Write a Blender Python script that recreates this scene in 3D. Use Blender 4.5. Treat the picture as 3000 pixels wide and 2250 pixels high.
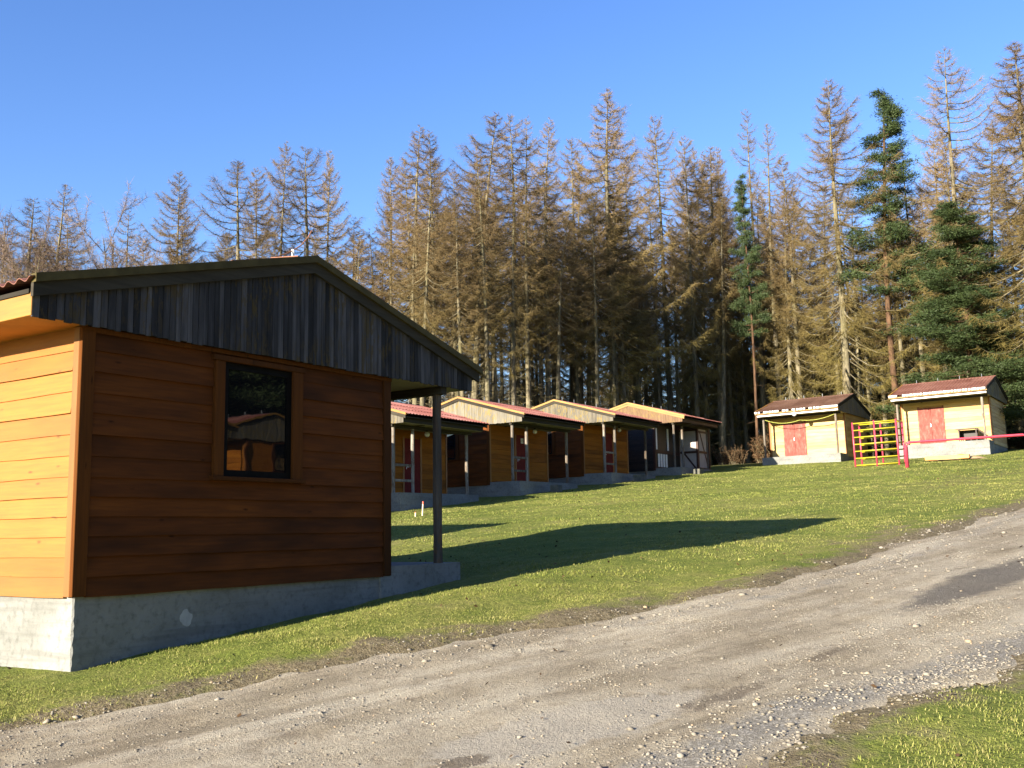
import bpy, bmesh, math, random
import numpy as np
from mathutils import Matrix, Vector

for _o in list(bpy.data.objects):
    bpy.data.objects.remove(_o)
S = bpy.context.scene
COL = S.collection
R = math.radians

# ------------------------------------------------------------------ camera
cam_d = bpy.data.cameras.new('camera')
cam = bpy.data.objects.new('camera', cam_d)
COL.objects.link(cam)
cam_d.sensor_width = 36.0
cam_d.lens = 36.43
cam_d.clip_start = 0.05
cam_d.clip_end = 3000
# columns: right, up, back (eye 1.65 m above the sloping ground)
cam.matrix_world = Matrix(((0.55750191, -0.10710761, -0.82323726, 0),
                           (-0.82998272, -0.09328915, -0.54993256, 0),
                           (-0.01789714, 0.98986115, -0.14090635, 0),
                           (0, 0, 0, 1)))
S.camera = cam

# ------------------------------------------------------------------ sky, sun, exposure
SUN_TO = Vector((-1.0, 0.20, 0.257)).normalized()       # towards the sun
W = bpy.data.worlds.new('World')
S.world = W
W.use_nodes = True
_n = W.node_tree.nodes
_l = W.node_tree.links
_n.clear()
sky = _n.new('ShaderNodeTexSky')
sky.sky_type = 'NISHITA'
sky.sun_disc = False
sky.sun_elevation = math.asin(SUN_TO.z)
sky.sun_rotation = math.atan2(SUN_TO.x, SUN_TO.y)
sky.altitude = 300
sky.air_density = 1.0
sky.dust_density = 0.15
sky.ozone_density = 2.2
hs = _n.new('ShaderNodeHueSaturation')
hs.inputs['Saturation'].default_value = 1.22
hs.inputs['Hue'].default_value = 0.518
hs.inputs['Value'].default_value = 1.0
bg = _n.new('ShaderNodeBackground')
bg.inputs['Strength'].default_value = 0.087
wo = _n.new('ShaderNodeOutputWorld')
_l.new(sky.outputs[0], hs.inputs['Color'])
_l.new(hs.outputs[0], bg.inputs['Color'])
_l.new(bg.outputs[0], wo.inputs['Surface'])

sun_d = bpy.data.lights.new('sun', 'SUN')
sun_d.energy = 5.0
sun_d.angle = R(0.53)
sun_d.color = (1.0, 0.90, 0.74)
sun = bpy.data.objects.new('sun', sun_d)
COL.objects.link(sun)
sun.rotation_euler = SUN_TO.to_track_quat('Z', 'Y').to_euler()

S.render.engine = 'CYCLES'
S.view_settings.view_transform = 'Standard'
S.view_settings.look = 'None'
S.view_settings.gamma = 1
S.view_settings.use_curve_mapping = False
S.view_settings.exposure = 1.9

rng = np.random.default_rng(7)
random.seed(7)

# ------------------------------------------------------------------ material helpers
class NT:
    def __init__(s, name):
        s.m = bpy.data.materials.new(name)
        s.m.use_nodes = True
        s.t = s.m.node_tree
        s.t.nodes.clear()
        s.out = s.n('ShaderNodeOutputMaterial')
        s.p = s.n('ShaderNodeBsdfPrincipled')
        s.t.links.new(s.p.outputs[0], s.out.inputs[0])
    def n(s, t, **kw):
        o = s.t.nodes.new(t)
        for k, v in kw.items():
            setattr(o, k, v)
        return o
    def set(s, inp, v):
        if hasattr(v, 'is_linked') or hasattr(v, 'links'):
            s.t.links.new(v, inp)
        else:
            inp.default_value = v
    def coord(s, scale=(1, 1, 1), kind='Object'):
        tc = s.n('ShaderNodeTexCoord')
        mp = s.n('ShaderNodeMapping')
        mp.inputs['Scale'].default_value = scale
        s.t.links.new(tc.outputs[kind], mp.inputs[0])
        return mp.outputs[0]
    def noise(s, vec, scale, detail=4, rough=.55, w=None, dist=0.0):
        o = s.n('ShaderNodeTexNoise')
        if w is not None:
            o.noise_dimensions = '4D'
            s.set(o.inputs['W'], w)
        s.t.links.new(vec, o.inputs['Vector'])
        o.inputs['Scale'].default_value = scale
        o.inputs['Detail'].default_value = detail
        o.inputs['Roughness'].default_value = rough
        o.inputs['Distortion'].default_value = dist
        return o.outputs['Fac']
    def voro(s, vec, scale, feature='F1', rnd=1.0):
        o = s.n('ShaderNodeTexVoronoi', feature=feature)
        s.t.links.new(vec, o.inputs['Vector'])
        o.inputs['Scale'].default_value = scale
        o.inputs['Randomness'].default_value = rnd
        return o
    def ramp(s, fac, stops, interp='LINEAR'):
        o = s.n('ShaderNodeValToRGB')
        cr = o.color_ramp
        cr.interpolation = interp
        while len(cr.elements) < len(stops):
            cr.elements.new(0.5)
        for e, (p, c) in zip(cr.elements, stops):
            e.position = p
            e.color = (c, c, c, 1) if isinstance(c, (int, float)) else (*c, 1)
        s.t.links.new(fac, o.inputs[0])
        return o.outputs[0]
    def mix(s, fac, a, b, blend='MIX'):
        o = s.n('ShaderNodeMix', data_type='RGBA', blend_type=blend)
        for i, v in ((0, fac), (6, a), (7, b)):
            if isinstance(v, tuple):
                v = (*v, 1) if len(v) == 3 else v
            s.set(o.inputs[i], v)
        return o.outputs[2]
    def math(s, op, a, b=0.0, clamp=False):
        o = s.n('ShaderNodeMath', operation=op, use_clamp=clamp)
        s.set(o.inputs[0], a)
        s.set(o.inputs[1], b)
        return o.outputs[0]
    def rand(s):
        return s.n('ShaderNodeObjectInfo').outputs['Random']
    def attr(s, name):
        return s.n('ShaderNodeAttribute', attribute_name=name).outputs['Fac']
    def bump(s, h, strength=.4, dist=.02):
        o = s.n('ShaderNodeBump')
        o.inputs['Strength'].default_value = strength
        o.inputs['Distance'].default_value = dist
        s.t.links.new(h, o.inputs['Height'])
        s.t.links.new(o.outputs[0], s.p.inputs['Normal'])
    def fin(s, col, rough=.7, spec=.3, metal=0.0):
        if isinstance(col, tuple):
            col = (*col, 1)
        s.set(s.p.inputs['Base Color'], col)
        s.set(s.p.inputs['Roughness'], rough)
        s.p.inputs['Specular IOR Level'].default_value = spec
        s.p.inputs['Metallic'].default_value = metal
        return s.m

M = {}

def wood(name, light, mid, dark, axis='h', dark_amt=.5, rough=.55, spec=.35, var=.45):
    t = NT(name)
    sc = (1.3, 1.3, 26) if axis == 'h' else (26, 26, 1.3)
    w = t.math('MULTIPLY', t.rand(), 60.0)
    v = t.coord(sc)
    g = t.noise(v, 1.6, 6, .6, w)
    big = t.noise(t.coord((1.0, 1.0, 5) if axis == 'h' else (5, 5, 1)), 1.1, 3, .5, w)
    tone = t.math('ADD', t.math('MULTIPLY', t.rand(), var), t.math('MULTIPLY', big, 1.2 - var))
    col = t.ramp(tone, [(.25, light), (.55, mid), (.55 + .55 * (1.2 - dark_amt), dark)])
    col = t.mix(t.ramp(g, [(.38, 0.0), (.72, .55)]), col, dark)
    kn = t.voro(t.coord((2.4, 2.4, 7) if axis == 'h' else (8, 8, 2.2)), 1.0)
    kd = t.math('ADD', kn.outputs['Distance'], t.math('MULTIPLY', t.noise(v, 3.0, 2, .5, w), .12))
    col = t.mix(t.ramp(kd, [(.09, .75), (.17, 0.0)]), col, tuple(c * .35 for c in dark))
    t.bump(g, .25, .006)
    M[name] = t.fin(col, rough, spec)

wood('stained_wood', (.37, .135, .012), (.30, .100, .009), (.12, .042, .006), dark_amt=.5, rough=.75, spec=.12)
wood('shaded_weathered_stain', (.165, .050, .009), (.112, .034, .008), (.042, .0155, .006), dark_amt=.62, rough=.8, spec=.08, var=.26)  # front boards: weathered tone, with shade also darkened into the colour
wood('sunlit_stain', (.32, .125, .014), (.29, .106, .012), (.19, .066, .009), dark_amt=.42)  # sun-side copy of the board stain, the light put into its colour
wood('stained_trim', (.34, .155, .035), (.27, .108, .020), (.14, .055, .012), 'v', .4)
wood('shaded_trim', (.125, .041, .007), (.090, .029, .006), (.04, .016, .005), 'v', .5, .8, .08)  # front trim copy, its shade darkened into the colour
wood('yellow_fascia', (.38, .21, .035), (.32, .16, .025), (.18, .085, .018), dark_amt=.35)
wood('bright_plank', (.60, .45, .21), (.50, .34, .13), (.28, .155, .04), dark_amt=.5, rough=.65)
wood('dark_plank', (.035, .022, .016), (.024, .016, .012), (.010, .008, .007), dark_amt=.6)
wood('grey_board', (.062, .054, .040), (.043, .037, .028), (.020, .017, .014), dark_amt=.5, rough=.8, spec=.08)
wood('brown_board', (.055, .024, .015), (.04, .018, .011), (.02, .010, .007), dark_amt=.5)
wood('toy_plank', (.75, .38, .10), (.62, .28, .06), (.4, .18, .04))

def weathered(name, a, b, c, ochre, om):
    t = NT(name)
    w = t.math('MULTIPLY', t.rand(), 80.0)
    g = t.noise(t.coord((34, 34, 1.2)), 1.0, 6, .6, w)
    big = t.noise(t.coord((7, 7, 1.1)), 1.0, 4, .6, w)
    tone = t.math('ADD', t.math('MULTIPLY', t.rand(), .35), t.math('MULTIPLY', big, .8))
    col = t.ramp(tone, [(.30, c), (.52, b), (.80, a)])
    col = t.mix(t.ramp(g, [(.42, 0.0), (.75, .7)]), col, c)
    flake = t.noise(t.coord((16, 16, 5)), 1.0, 5, .7, w)
    area = t.noise(t.coord((1.1, 1.1, .8)), 1.0, 3, .6)
    f = t.math('MULTIPLY', t.ramp(flake, [(.5, 0.0), (.56, 1.0)]), t.ramp(area, [(om, 0.0), (om + .12, 1.0)]))
    col = t.mix(t.math('MULTIPLY', f, .8), col, ochre)
    t.bump(g, .35, .006)
    M[name] = t.fin(col, .8, .2)

weathered('weathered_slat', (.205, .185, .145), (.130, .115, .088), (.050, .044, .036), (.20, .145, .040), .42)
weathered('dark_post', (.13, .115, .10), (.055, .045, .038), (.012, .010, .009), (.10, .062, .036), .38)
weathered('shaded_slat', (.100, .094, .100), (.028, .026, .028), (.008, .0075, .008), (.070, .046, .012), .47)  # darker copy of the slat wood, near gable's shade put into the colour
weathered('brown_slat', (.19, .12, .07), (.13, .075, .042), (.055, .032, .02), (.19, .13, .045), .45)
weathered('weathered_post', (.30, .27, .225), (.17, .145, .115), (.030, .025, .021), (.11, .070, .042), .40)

def simple(name, col, rough=.6, spec=.3, var=.25, scale=3.0, bump=0.0, metal=0.0):
    t = NT(name)
    n = t.noise(t.coord(), scale, 5, .6)
    lo = tuple(c * (1 - var) for c in col)
    hi = tuple(min(1, c * (1 + var)) for c in col)
    if bump:
        t.bump(n, bump, .01)
    M[name] = t.fin(t.ramp(n, [(.3, lo), (.7, hi)]), rough, spec, metal)

simple('red_door', (.13, .016, .014), .7, .08, .25, 4)
simple('beige_soffit', (.24, .21, .13), .7, .2, .12, 2)
simple('orange_soffit', (.34, .14, .02), .6, .3, .2, 3)
simple('dark_frame', (.006, .005, .0045), .6, .05, .3, 6)
simple('white_paint', (.78, .77, .74), .5, .4, .08, 5)
simple('white_globe', (.75, .75, .73), .25, .5, .04, 2)
simple('pink_paint', (.40, .040, .070), .42, .4, .18, 7)
simple('yellow_paint', (.30, .26, .015), .42, .4, .14, 7)
simple('black_metal', (.03, .03, .035), .5, .5, .2, 4)
simple('grey_metal', (.30, .31, .34), .4, .5, .15, 4, metal=.6)
simple('rust_wire', (.22, .10, .06), .7, .3, .3, 20)
simple('plate_white', (.70, .68, .60), .5, .3, .06, 6)
simple('black_paint', (.02, .02, .02), .5, .3, .1, 6)
simple('cable_green', (.34, .36, .08), .6, .3, .2, 9)
simple('sand', (.46, .33, .17), .95, .1, .2, 6, .5)
simple('plaster_panel', (.36, .31, .28), .8, .2, .10, 4)
simple('pale_plaster', (.34, .34, .33), .8, .2, .15, 9)
simple('timber_brown', (.040, .016, .011), .6, .3, .3, 6)
simple('stake_wood', (.70, .60, .40), .7, .2, .1, 9)
simple('stake_red', (.70, .07, .03), .5, .3, .1, 9)
simple('orange_plastic', (.80, .26, .04), .4, .4, .05, 3)
simple('dull_yellow', (.075, .058, .022), .7, .1, .3, 5)  # near rake cap's yellow paint with shade darkened in; also the soffit batten

t = NT('faded_red_door')
n = t.noise(t.coord((3, 3, 1.2)), 2.2, 6, .7)
col = t.ramp(n, [(.35, (.17, .040, .032)), (.54, (.20, .068, .054)), (.70, (.25, .140, .110))])
M['faded_red_door'] = t.fin(col, .75, .2)

t = NT('concrete')
v = t.coord()
n1 = t.noise(v, 1.3, 6, .65)
n2 = t.noise(v, 14, 4, .6)
n3 = t.noise(v, 60, 3, .6)
col = t.ramp(n1, [(.3, (.135, .135, .122)), (.5, (.195, .195, .182)), (.7, (.235, .235, .222))])
col = t.mix(t.ramp(n2, [(.50, 0.0), (.72, .6)]), col, (.085, .083, .074))
n4 = t.noise(t.coord((.5, .5, 9)), 1.0, 4, .6)
col = t.mix(t.ramp(n4, [(.52, 0.0), (.64, .45)]), col, (.10, .098, .088))
t.bump(t.math('ADD', t.math('ADD', n2, n4), t.math('MULTIPLY', n3, .5)), .6, .014)
M['concrete'] = t.fin(col, .9, .15)

t = NT('rough_concrete')
v = t.coord()
n1 = t.noise(v, 2.3, 6, .7)
n2 = t.noise(v, 12, 4, .6)
col = t.ramp(n1, [(.3, (.07, .07, .058)), (.5, (.12, .117, .098)), (.7, (.17, .163, .135))])
col = t.mix(t.ramp(n2, [(.55, 0.0), (.7, .6)]), col, (.085, .095, .03))
t.bump(n2, .8, .02)
M['rough_concrete'] = t.fin(col, .95, .1)

def roof_mat(name, a, b, c, speck):
    t = NT(name)
    w = t.math('MULTIPLY', t.rand(), 40.0)
    v = t.coord()
    n1 = t.noise(v, 1.4, 5, .65, w)
    n2 = t.noise(v, 9, 4, .7, w)
    tone = t.math('ADD', t.math('MULTIPLY', n1, .8), t.math('MULTIPLY', t.rand(), .25))
    col = t.ramp(tone, [(.35, a), (.55, b), (.75, c)])
    col = t.mix(t.ramp(n2, [(.66, 0.0), (.74, speck)]), col, (.62, .50, .45))
    col = t.mix(t.ramp(n2, [(.26, .6), (.34, 0.0)]), col, (.10, .05, .04))
    M[name] = t.fin(col, .6, .3)
roof_mat('red_roof', (.22, .075, .055), (.29, .112, .085), (.38, .19, .155), .6)
roof_mat('russet_roof', (.15, .058, .040), (.20, .085, .060), (.27, .135, .10), .25)
roof_mat('brown_roof', (.105, .052, .032), (.15, .078, .050), (.20, .115, .078), .25)

t = NT('window_glass')
wv = t.noise(t.coord(), 2.2, 2, .5)
t.bump(wv, .035, .02)
M['window_glass'] = t.fin((.006, .006, .007), .015, .75)

t = NT('bark')
v = t.coord((9, 9, 1.6))
n1 = t.noise(v, 1.0, 6, .7)
n2 = t.noise(t.coord((1.2, 1.2, .35)), 1.0, 4, .6)
col = t.ramp(n1, [(.35, (.05, .041, .028)), (.55, (.175, .15, .098)), (.72, (.29, .25, .165))])
col = t.mix(t.ramp(n2, [(.45, 0.0), (.65, .55)]), col, (.105, .10, .036))
t.bump(n1, .6, .03)
M['bark'] = t.fin(col, .95, .1)

t = NT('pine_bark')
n1 = t.noise(t.coord((9, 9, 1.6)), 1.0, 6, .7)
col = t.ramp(n1, [(.35, (.035, .022, .015)), (.55, (.10, .058, .034)), (.72, (.16, .092, .052))])
t.bump(n1, .6, .03)
M['pine_bark'] = t.fin(col, .95, .1)

def twig_mat(name, hi, lo, zlo, zhi):
    # young shoots are tan, the older lower sprays are grown over with olive lichen
    t = NT(name)
    tc = t.n('ShaderNodeTexCoord')
    sp = t.n('ShaderNodeSeparateXYZ')
    t.t.links.new(tc.outputs['Object'], sp.inputs[0])
    mr = t.n('ShaderNodeMapRange')
    t.t.links.new(sp.outputs['Z'], mr.inputs[0])
    mr.inputs[1].default_value = zlo
    mr.inputs[2].default_value = zhi
    n1 = t.noise(t.coord(), .9, 3, .6, t.math('MULTIPLY', t.rand(), 30.0))
    f = t.math('ADD', mr.outputs[0], t.math('MULTIPLY', t.math('SUBTRACT', n1, .5), .9), True)
    col = t.mix(f, lo, hi)
    r2 = t.math('ADD', .72, t.math('MULTIPLY', t.rand(), .55))
    col = t.mix(1.0, col, t.math('MULTIPLY', r2, 1.0), 'MULTIPLY')
    M[name] = t.fin(col, .85, .1)
twig_mat('larch_twig', (.175, .122, .060), (.165, .132, .040), 4, 15)
twig_mat('bush_twig', (.17, .120, .088), (.15, .125, .062), 1, 7)

t = NT('pine_needle')
n1 = t.noise(t.coord(), 1.1, 3, .6, t.math('MULTIPLY', t.rand(), 30.0))
M['pine_needle'] = t.fin(t.ramp(n1, [(.3, (.020, .036, .011)), (.7, (.054, .076, .024))]), .6, .25)

t = NT('dry_leaf')
n1 = t.noise(t.coord(), 3, 3, .6)
M['dry_leaf'] = t.fin(t.ramp(n1, [(.3, (.050, .030, .015)), (.7, (.095, .056, .028))]), .85, .1)

t = NT('grass_blade')
a = t.attr('tint')
M['grass_blade'] = t.fin(t.ramp(a, [(0.0, (.080, .105, .020)), (.36, (.155, .178, .036)), (.60, (.215, .222, .054)), (.80, (.275, .25, .088)), (1.0, (.33, .275, .125))]), .75, .15)

# ground: meadow, bare earth beside the road, litter under the trees
t = NT('ground')
v = t.coord()
n1 = t.noise(v, .35, 5, .6)
n2 = t.noise(v, 2.2, 5, .65)
n3 = t.noise(v, 16, 4, .7)
n5 = t.noise(v, 55, 3, .7)
g = t.math('ADD', t.math('MULTIPLY', n1, .55), t.math('MULTIPLY', n2, .5))
col = t.ramp(g, [(.36, (.095, .125, .023)), (.50, (.158, .180, .036)), (.60, (.215, .215, .056)), (.72, (.265, .232, .090))])
col = t.mix(t.ramp(n3, [(.40, 0.0), (.70, .75)]), col, (.060, .080, .016))
col = t.mix(t.ramp(n5, [(.60, 0.0), (.78, .65)]), col, (.30, .26, .10))
earth = t.ramp(n3, [(.3, (.085, .065, .036)), (.55, (.175, .142, .085)), (.8, (.27, .235, .155))])
bn = t.math('ADD', t.attr('bare'), t.math('MULTIPLY', t.math('SUBTRACT', n2, .5), 1.1))
col = t.mix(t.ramp(bn, [(.42, 0.0), (.68, 1.0)]), col, earth)
wn = t.math('ADD', t.attr('worn'), t.math('MULTIPLY', t.math('SUBTRACT', n2, .5), .9))
col = t.mix(t.ramp(wn, [(.45, 0.0), (.9, .75)]), col, (.20, .145, .075))
litter = t.ramp(n3, [(.3, (.030, .022, .013)), (.7, (.10, .072, .038))])
col = t.mix(t.attr('forest'), col, litter)
t.bump(t.math('ADD', n3, t.math('MULTIPLY', n5, .6)), .9, .05)
M['ground'] = t.fin(col, .95, .1)

t = NT('road')
v = t.coord()
vs = t.coord((.55, 1.0, 1.0))
n1 = t.noise(vs, 1.0, 5, .6)
n2 = t.noise(v, 6, 5, .7)
n3 = t.noise(v, 45, 4, .75)
n4 = t.noise(v, 130, 2, .7)
tcr = t.n('ShaderNodeTexCoord')
mpr = t.n('ShaderNodeMapping', vector_type='TEXTURE')
mpr.inputs['Rotation'].default_value = (0, 0, -.30)
mpr.inputs['Scale'].default_value = (5.0, .38, 1.0)
t.t.links.new(tcr.outputs['Object'], mpr.inputs[0])
nst = t.noise(mpr.outputs[0], 1.0, 5, .62, None, .4)
n1 = t.math('ADD', t.math('MULTIPLY', n1, .45), t.math('MULTIPLY', nst, .55))
col = t.ramp(n1, [(.36, (.180, .147, .098)), (.46, (.290, .246, .175)), (.54, (.360, .314, .235)), (.64, (.44, .390, .298))])
col = t.mix(t.ramp(n2, [(.34, .6), (.48, 0.0)]), col, (.165, .128, .086))
pale = t.math('ADD', t.attr('pale'), t.math('MULTIPLY', t.math('SUBTRACT', n2, .5), .8))
col = t.mix(t.ramp(pale, [(.45, 0.0), (.6, .85)]), col, (.345, .310, .250))
asp = t.math('ADD', t.attr('asphalt'), t.math('MULTIPLY', t.math('SUBTRACT', n2, .5), .9))
col = t.mix(t.ramp(asp, [(.40, 0.0), (.62, .85)]), col, (.100, .090, .078))
wet = t.math('ADD', t.attr('stain'), t.math('MULTIPLY', t.math('SUBTRACT', n2, .5), 1.2))
col = t.mix(t.ramp(wet, [(.48, 0.0), (.62, .75)]), col, (.115, .090, .064))
vo = t.voro(v, 42)
pb = t.math('ADD', t.attr('gravel'), t.math('MULTIPLY', t.math('SUBTRACT', n2, .5), 1.2))
cell = t.mix(t.ramp(vo.outputs['Distance'], [(.25, 0.0), (.55, .8)]), t.ramp(vo.outputs['Color'], [(.2, (.24, .222, .188)), (.8, (.40, .375, .33))]), (.15, .136, .112))
col = t.mix(t.ramp(pb, [(.45, 0.0), (.75, .9)]), col, cell)
col = t.mix(t.ramp(n3, [(.30, .75), (.46, 0.0)]), col, (.11, .092, .072))
col = t.mix(t.ramp(n4, [(.62, 0.0), (.72, .6)]), col, (.42, .385, .32))
edge = t.math('ADD', t.attr('edge'), t.math('MULTIPLY', t.math('SUBTRACT', n2, .5), 1.0))
col = t.mix(t.ramp(edge, [(.5, 0.0), (.8, .8)]), col, t.ramp(n3, [(.3, (.065, .047, .030)), (.7, (.18, .145, .10))]))
t.bump(t.math('ADD', t.math('MULTIPLY', n2, 1.0), t.math('ADD', t.math('MULTIPLY', n3, .8), t.math('MULTIPLY', n4, .4))), .9, .035)
M['road'] = t.fin(col, .95, .12)

t = NT('stone')
n1 = t.noise(t.coord(), 3.1, 4, .6)
a = t.attr('tint')
col = t.ramp(a, [(0.0, (.10, .086, .064)), (.5, (.185, .165, .130)), (.85, (.25, .23, .19)), (1.0, (.32, .23, .14))])
M['stone'] = t.fin(t.mix(t.ramp(n1, [(.4, 0.0), (.7, .4)]), col, (.18, .16, .14)), .9, .15)

# ------------------------------------------------------------------ mesh helpers
class MB:
    def __init__(s):
        s.v = []
        s.f = []
    def add(s, v, f):
        o = len(s.v)
        s.v += [tuple(p) for p in v]
        s.f += [tuple(i + o for i in q) for q in f]
        return s
    def box(s, a, b):
        x0, y0, z0 = a
        x1, y1, z1 = b
        return s.add([(x0, y0, z0), (x1, y0, z0), (x1, y1, z0), (x0, y1, z0), (x0, y0, z1), (x1, y0, z1), (x1, y1, z1), (x0, y1, z1)],
                     [(0, 3, 2, 1), (4, 5, 6, 7), (0, 1, 5, 4), (1, 2, 6, 5), (2, 3, 7, 6), (3, 0, 4, 7)])
    def prism(s, poly, vec):
        n = len(poly)
        p = [Vector(q) for q in poly]
        e = Vector(vec)
        return s.add(p + [q + e for q in p], [tuple(range(n - 1, -1, -1)), tuple(range(n, 2 * n))] + [(i, (i + 1) % n, n + (i + 1) % n, n + i) for i in range(n)])
    def tube(s, pts, rad, n=8, cap=True):
        P = [Vector(p) for p in pts]
        if isinstance(rad, (int, float)):
            rad = [rad] * len(P)
        rings = []
        for i, p in enumerate(P):
            d = (P[min(i + 1, len(P) - 1)] - P[max(i - 1, 0)]).normalized()
            a = d.orthogonal().normalized() if abs(d.z) > .9 else d.cross(Vector((0, 0, 1))).normalized()
            b = d.cross(a)
            rings.append([p + (a * math.cos(2 * math.pi * k / n) + b * math.sin(2 * math.pi * k / n)) * rad[i] for k in range(n)])
        v = [q for r in rings for q in r]
        f = []
        for i in range(len(P) - 1):
            for k in range(n):
                f.append((i * n + k, i * n + (k + 1) % n, (i + 1) * n + (k + 1) % n, (i + 1) * n + k))
        if cap:
            f.append(tuple(range(n - 1, -1, -1)))
            f.append(tuple((len(P) - 1) * n + k for k in range(n)))
        return s.add(v, f)
    def sphere(s, c, r, nu=14, nv=9):
        v, f = [], []
        for j in range(nv + 1):
            th = math.pi * j / nv
            for i in range(nu):
                ph = 2 * math.pi * i / nu
                v.append((c[0] + r * math.sin(th) * math.cos(ph), c[1] + r * math.sin(th) * math.sin(ph), c[2] + r * math.cos(th)))
        for j in range(nv):
            for i in range(nu):
                f.append((j * nu + i, (j + 1) * nu + i, (j + 1) * nu + (i + 1) % nu, j * nu + (i + 1) % nu))
        return s.add(v, f)
    def mesh(s, name, bevel=0.0, smooth=False):
        me = bpy.data.meshes.new(name)
        me.from_pydata(s.v, [], s.f)
        bm = bmesh.new()
        bm.from_mesh(me)
        bmesh.ops.recalc_face_normals(bm, faces=bm.faces)
        if bevel:
            bmesh.ops.bevel(bm, geom=[e for e in bm.edges if e.calc_face_angle(0) > .6], offset=bevel, segments=1, affect='EDGES')
        bm.to_mesh(me)
        bm.free()
        if smooth:
            me.polygons.foreach_set('use_smooth', [True] * len(me.polygons))
        me.update()
        return me

def np_mesh(name, V, F, attrs=None, smooth=False):
    """V (n,3), F (m,k) with constant k"""
    me = bpy.data.meshes.new(name)
    V = np.asarray(V, dtype=np.float32)
    F = np.asarray(F, dtype=np.int32)
    k = F.shape[1]
    me.vertices.add(len(V))
    me.vertices.foreach_set('co', V.ravel())
    me.loops.add(F.size)
    me.loops.foreach_set('vertex_index', F.ravel())
    me.polygons.add(len(F))
    me.polygons.foreach_set('loop_start', np.arange(0, F.size, k, dtype=np.int32))
    if smooth:
        me.polygons.foreach_set('use_smooth', np.ones(len(F), dtype=bool))
    for an, av in (attrs or {}).items():
        at = me.attributes.new(an, 'FLOAT', 'POINT')
        at.data.foreach_set('value', np.asarray(av, dtype=np.float32).ravel())
    me.update(calc_edges=True)
    me.validate()
    return me

CACHE = {}
def link(name, me, mat=None, parent=None):
    o = bpy.data.objects.new(name, me)
    COL.objects.link(o)
    if mat and not me.materials:
        me.materials.append(M[mat])
    if parent:
        o.parent = parent
    return o
def part(name, key, fn, mat, parent, bevel=0.0, smooth=False):
    """mesh child; meshes built once per key and shared between alike pieces"""
    if key is None:
        me = fn().mesh(name, bevel, smooth)
    else:
        key = (key, mat)
        if key not in CACHE:
            CACHE[key] = fn().mesh(name, bevel, smooth)
        me = CACHE[key]
    return link(name, me, mat, parent)
def thing(name, label, cat, loc=(0, 0, 0), rz=0.0, group=None):
    o = bpy.data.objects.new(name, None)
    COL.objects.link(o)
    o.empty_display_size = .2
    o.location = loc
    o.rotation_euler = (0, 0, rz)
    return tag(o, label, cat, group)
def tag(o, label, cat, group=None):
    o['label'] = label
    o['category'] = cat
    if group:
        o['group'] = group
    return o
def structure(o, kind='structure'):
    o['kind'] = kind
    return o

# ------------------------------------------------------------------ terrain
G0, G1 = -1.65, 0.0895
def vnoise(x, y, seed=0):
    """cheap smooth value noise, vectorised"""
    x = np.asarray(x, float)
    y = np.asarray(y, float)
    xi = np.floor(x).astype(np.int64)
    yi = np.floor(y).astype(np.int64)
    fx = x - xi
    fy = y - yi
    fx = fx * fx * (3 - 2 * fx)
    fy = fy * fy * (3 - 2 * fy)
    def h(a, b):
        n = (a * 374761393 + b * 668265263 + seed * 1442695041) & 0x7fffffff
        n = ((n ^ (n >> 13)) * 1274126177) & 0x7fffffff
        return ((n ^ (n >> 16)) & 0xffff) / 65535.0
    return (h(xi, yi) * (1 - fx) + h(xi + 1, yi) * fx) * (1 - fy) + (h(xi, yi + 1) * (1 - fx) + h(xi + 1, yi + 1) * fx) * fy
def sstep(a, b, x):
    t = np.clip((np.asarray(x, float) - a) / (b - a), 0, 1)
    return t * t * (3 - 2 * t)
UP = np.array([(-60, 38), (-20, 19), (-6, 12.5), (0, 9.2), (4.18, 7.1), (5, 6.7), (6.5, 6.08), (7.8, 5.63), (9.2, 4.99), (11.1, 4.31), (13.6, 3.87), (18, 3.47), (22, 3.0), (30, 2.0), (60, -3), (120, -14)])
LO = np.array([(-60, 31), (-20, 13.5), (-6, 7.2), (0, 4.3), (3, 2.95), (5.1, 2.11), (6.37, 1.87), (7.3, 1.48), (7.93, 1.16), (12, .1), (22, -1.7), (40, -5), (60, -9), (120, -22)])
def road_up(x): return np.interp(x, UP[:, 0], UP[:, 1])
def road_lo(x): return np.interp(x, LO[:, 0], LO[:, 1])
def plane_z(x, y):
    x = np.asarray(x, float)
    y = np.asarray(y, float)
    xc = np.clip(x, -40, 64)
    z = G0 + G1 * xc + .02 * np.clip(x - 64, 0, 400)
    z = z + .13 * np.exp(-((y - 7.0) / 1.0) ** 2) * sstep(5.4, 7.2, x) * (1 - sstep(13.5, 18, x))
    far = np.clip(y - 62, 0, 300)
    return z - .06 * far
def road_dist(x, y):
    """>0 outside the road, <0 inside"""
    return np.maximum(y - road_up(x), road_lo(x) - y)
def ground_z(x, y):
    z = plane_z(x, y)
    d = road_dist(x, y)
    rough = .05 * (vnoise(x * 1.1, y * 1.1, 3) - .5) + .035 * (vnoise(x * 3.7, y * 3.7, 4) - .5) + .02 * (vnoise(x * 9, y * 9, 5) - .5)
    amt = .55 + .45 * np.exp(-(d / 1.2) ** 2)
    z = z + rough * amt
    return z - .07 * sstep(.05, -.35, d) + .025 * np.exp(-((d - .35) / .35) ** 2)
def road_z(x, y):
    rut = .9 * np.exp(-((road_dist(x, y) + 1.0) / .28) ** 2) * (.4 + .6 * vnoise(np.asarray(x) * .5, np.asarray(y) * 0 + 2, 12))
    return plane_z(x, y) - .012 + .03 * (vnoise(x * .9, y * 1.3, 8) - .5) + .018 * (vnoise(x * 3, y * 3, 9) - .5) + .008 * (vnoise(x * 9, y * 9, 10) - .5) - .03 * rut
def Hs(x, y): return float(ground_z(np.array([x]), np.array([y]))[0])

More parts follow.
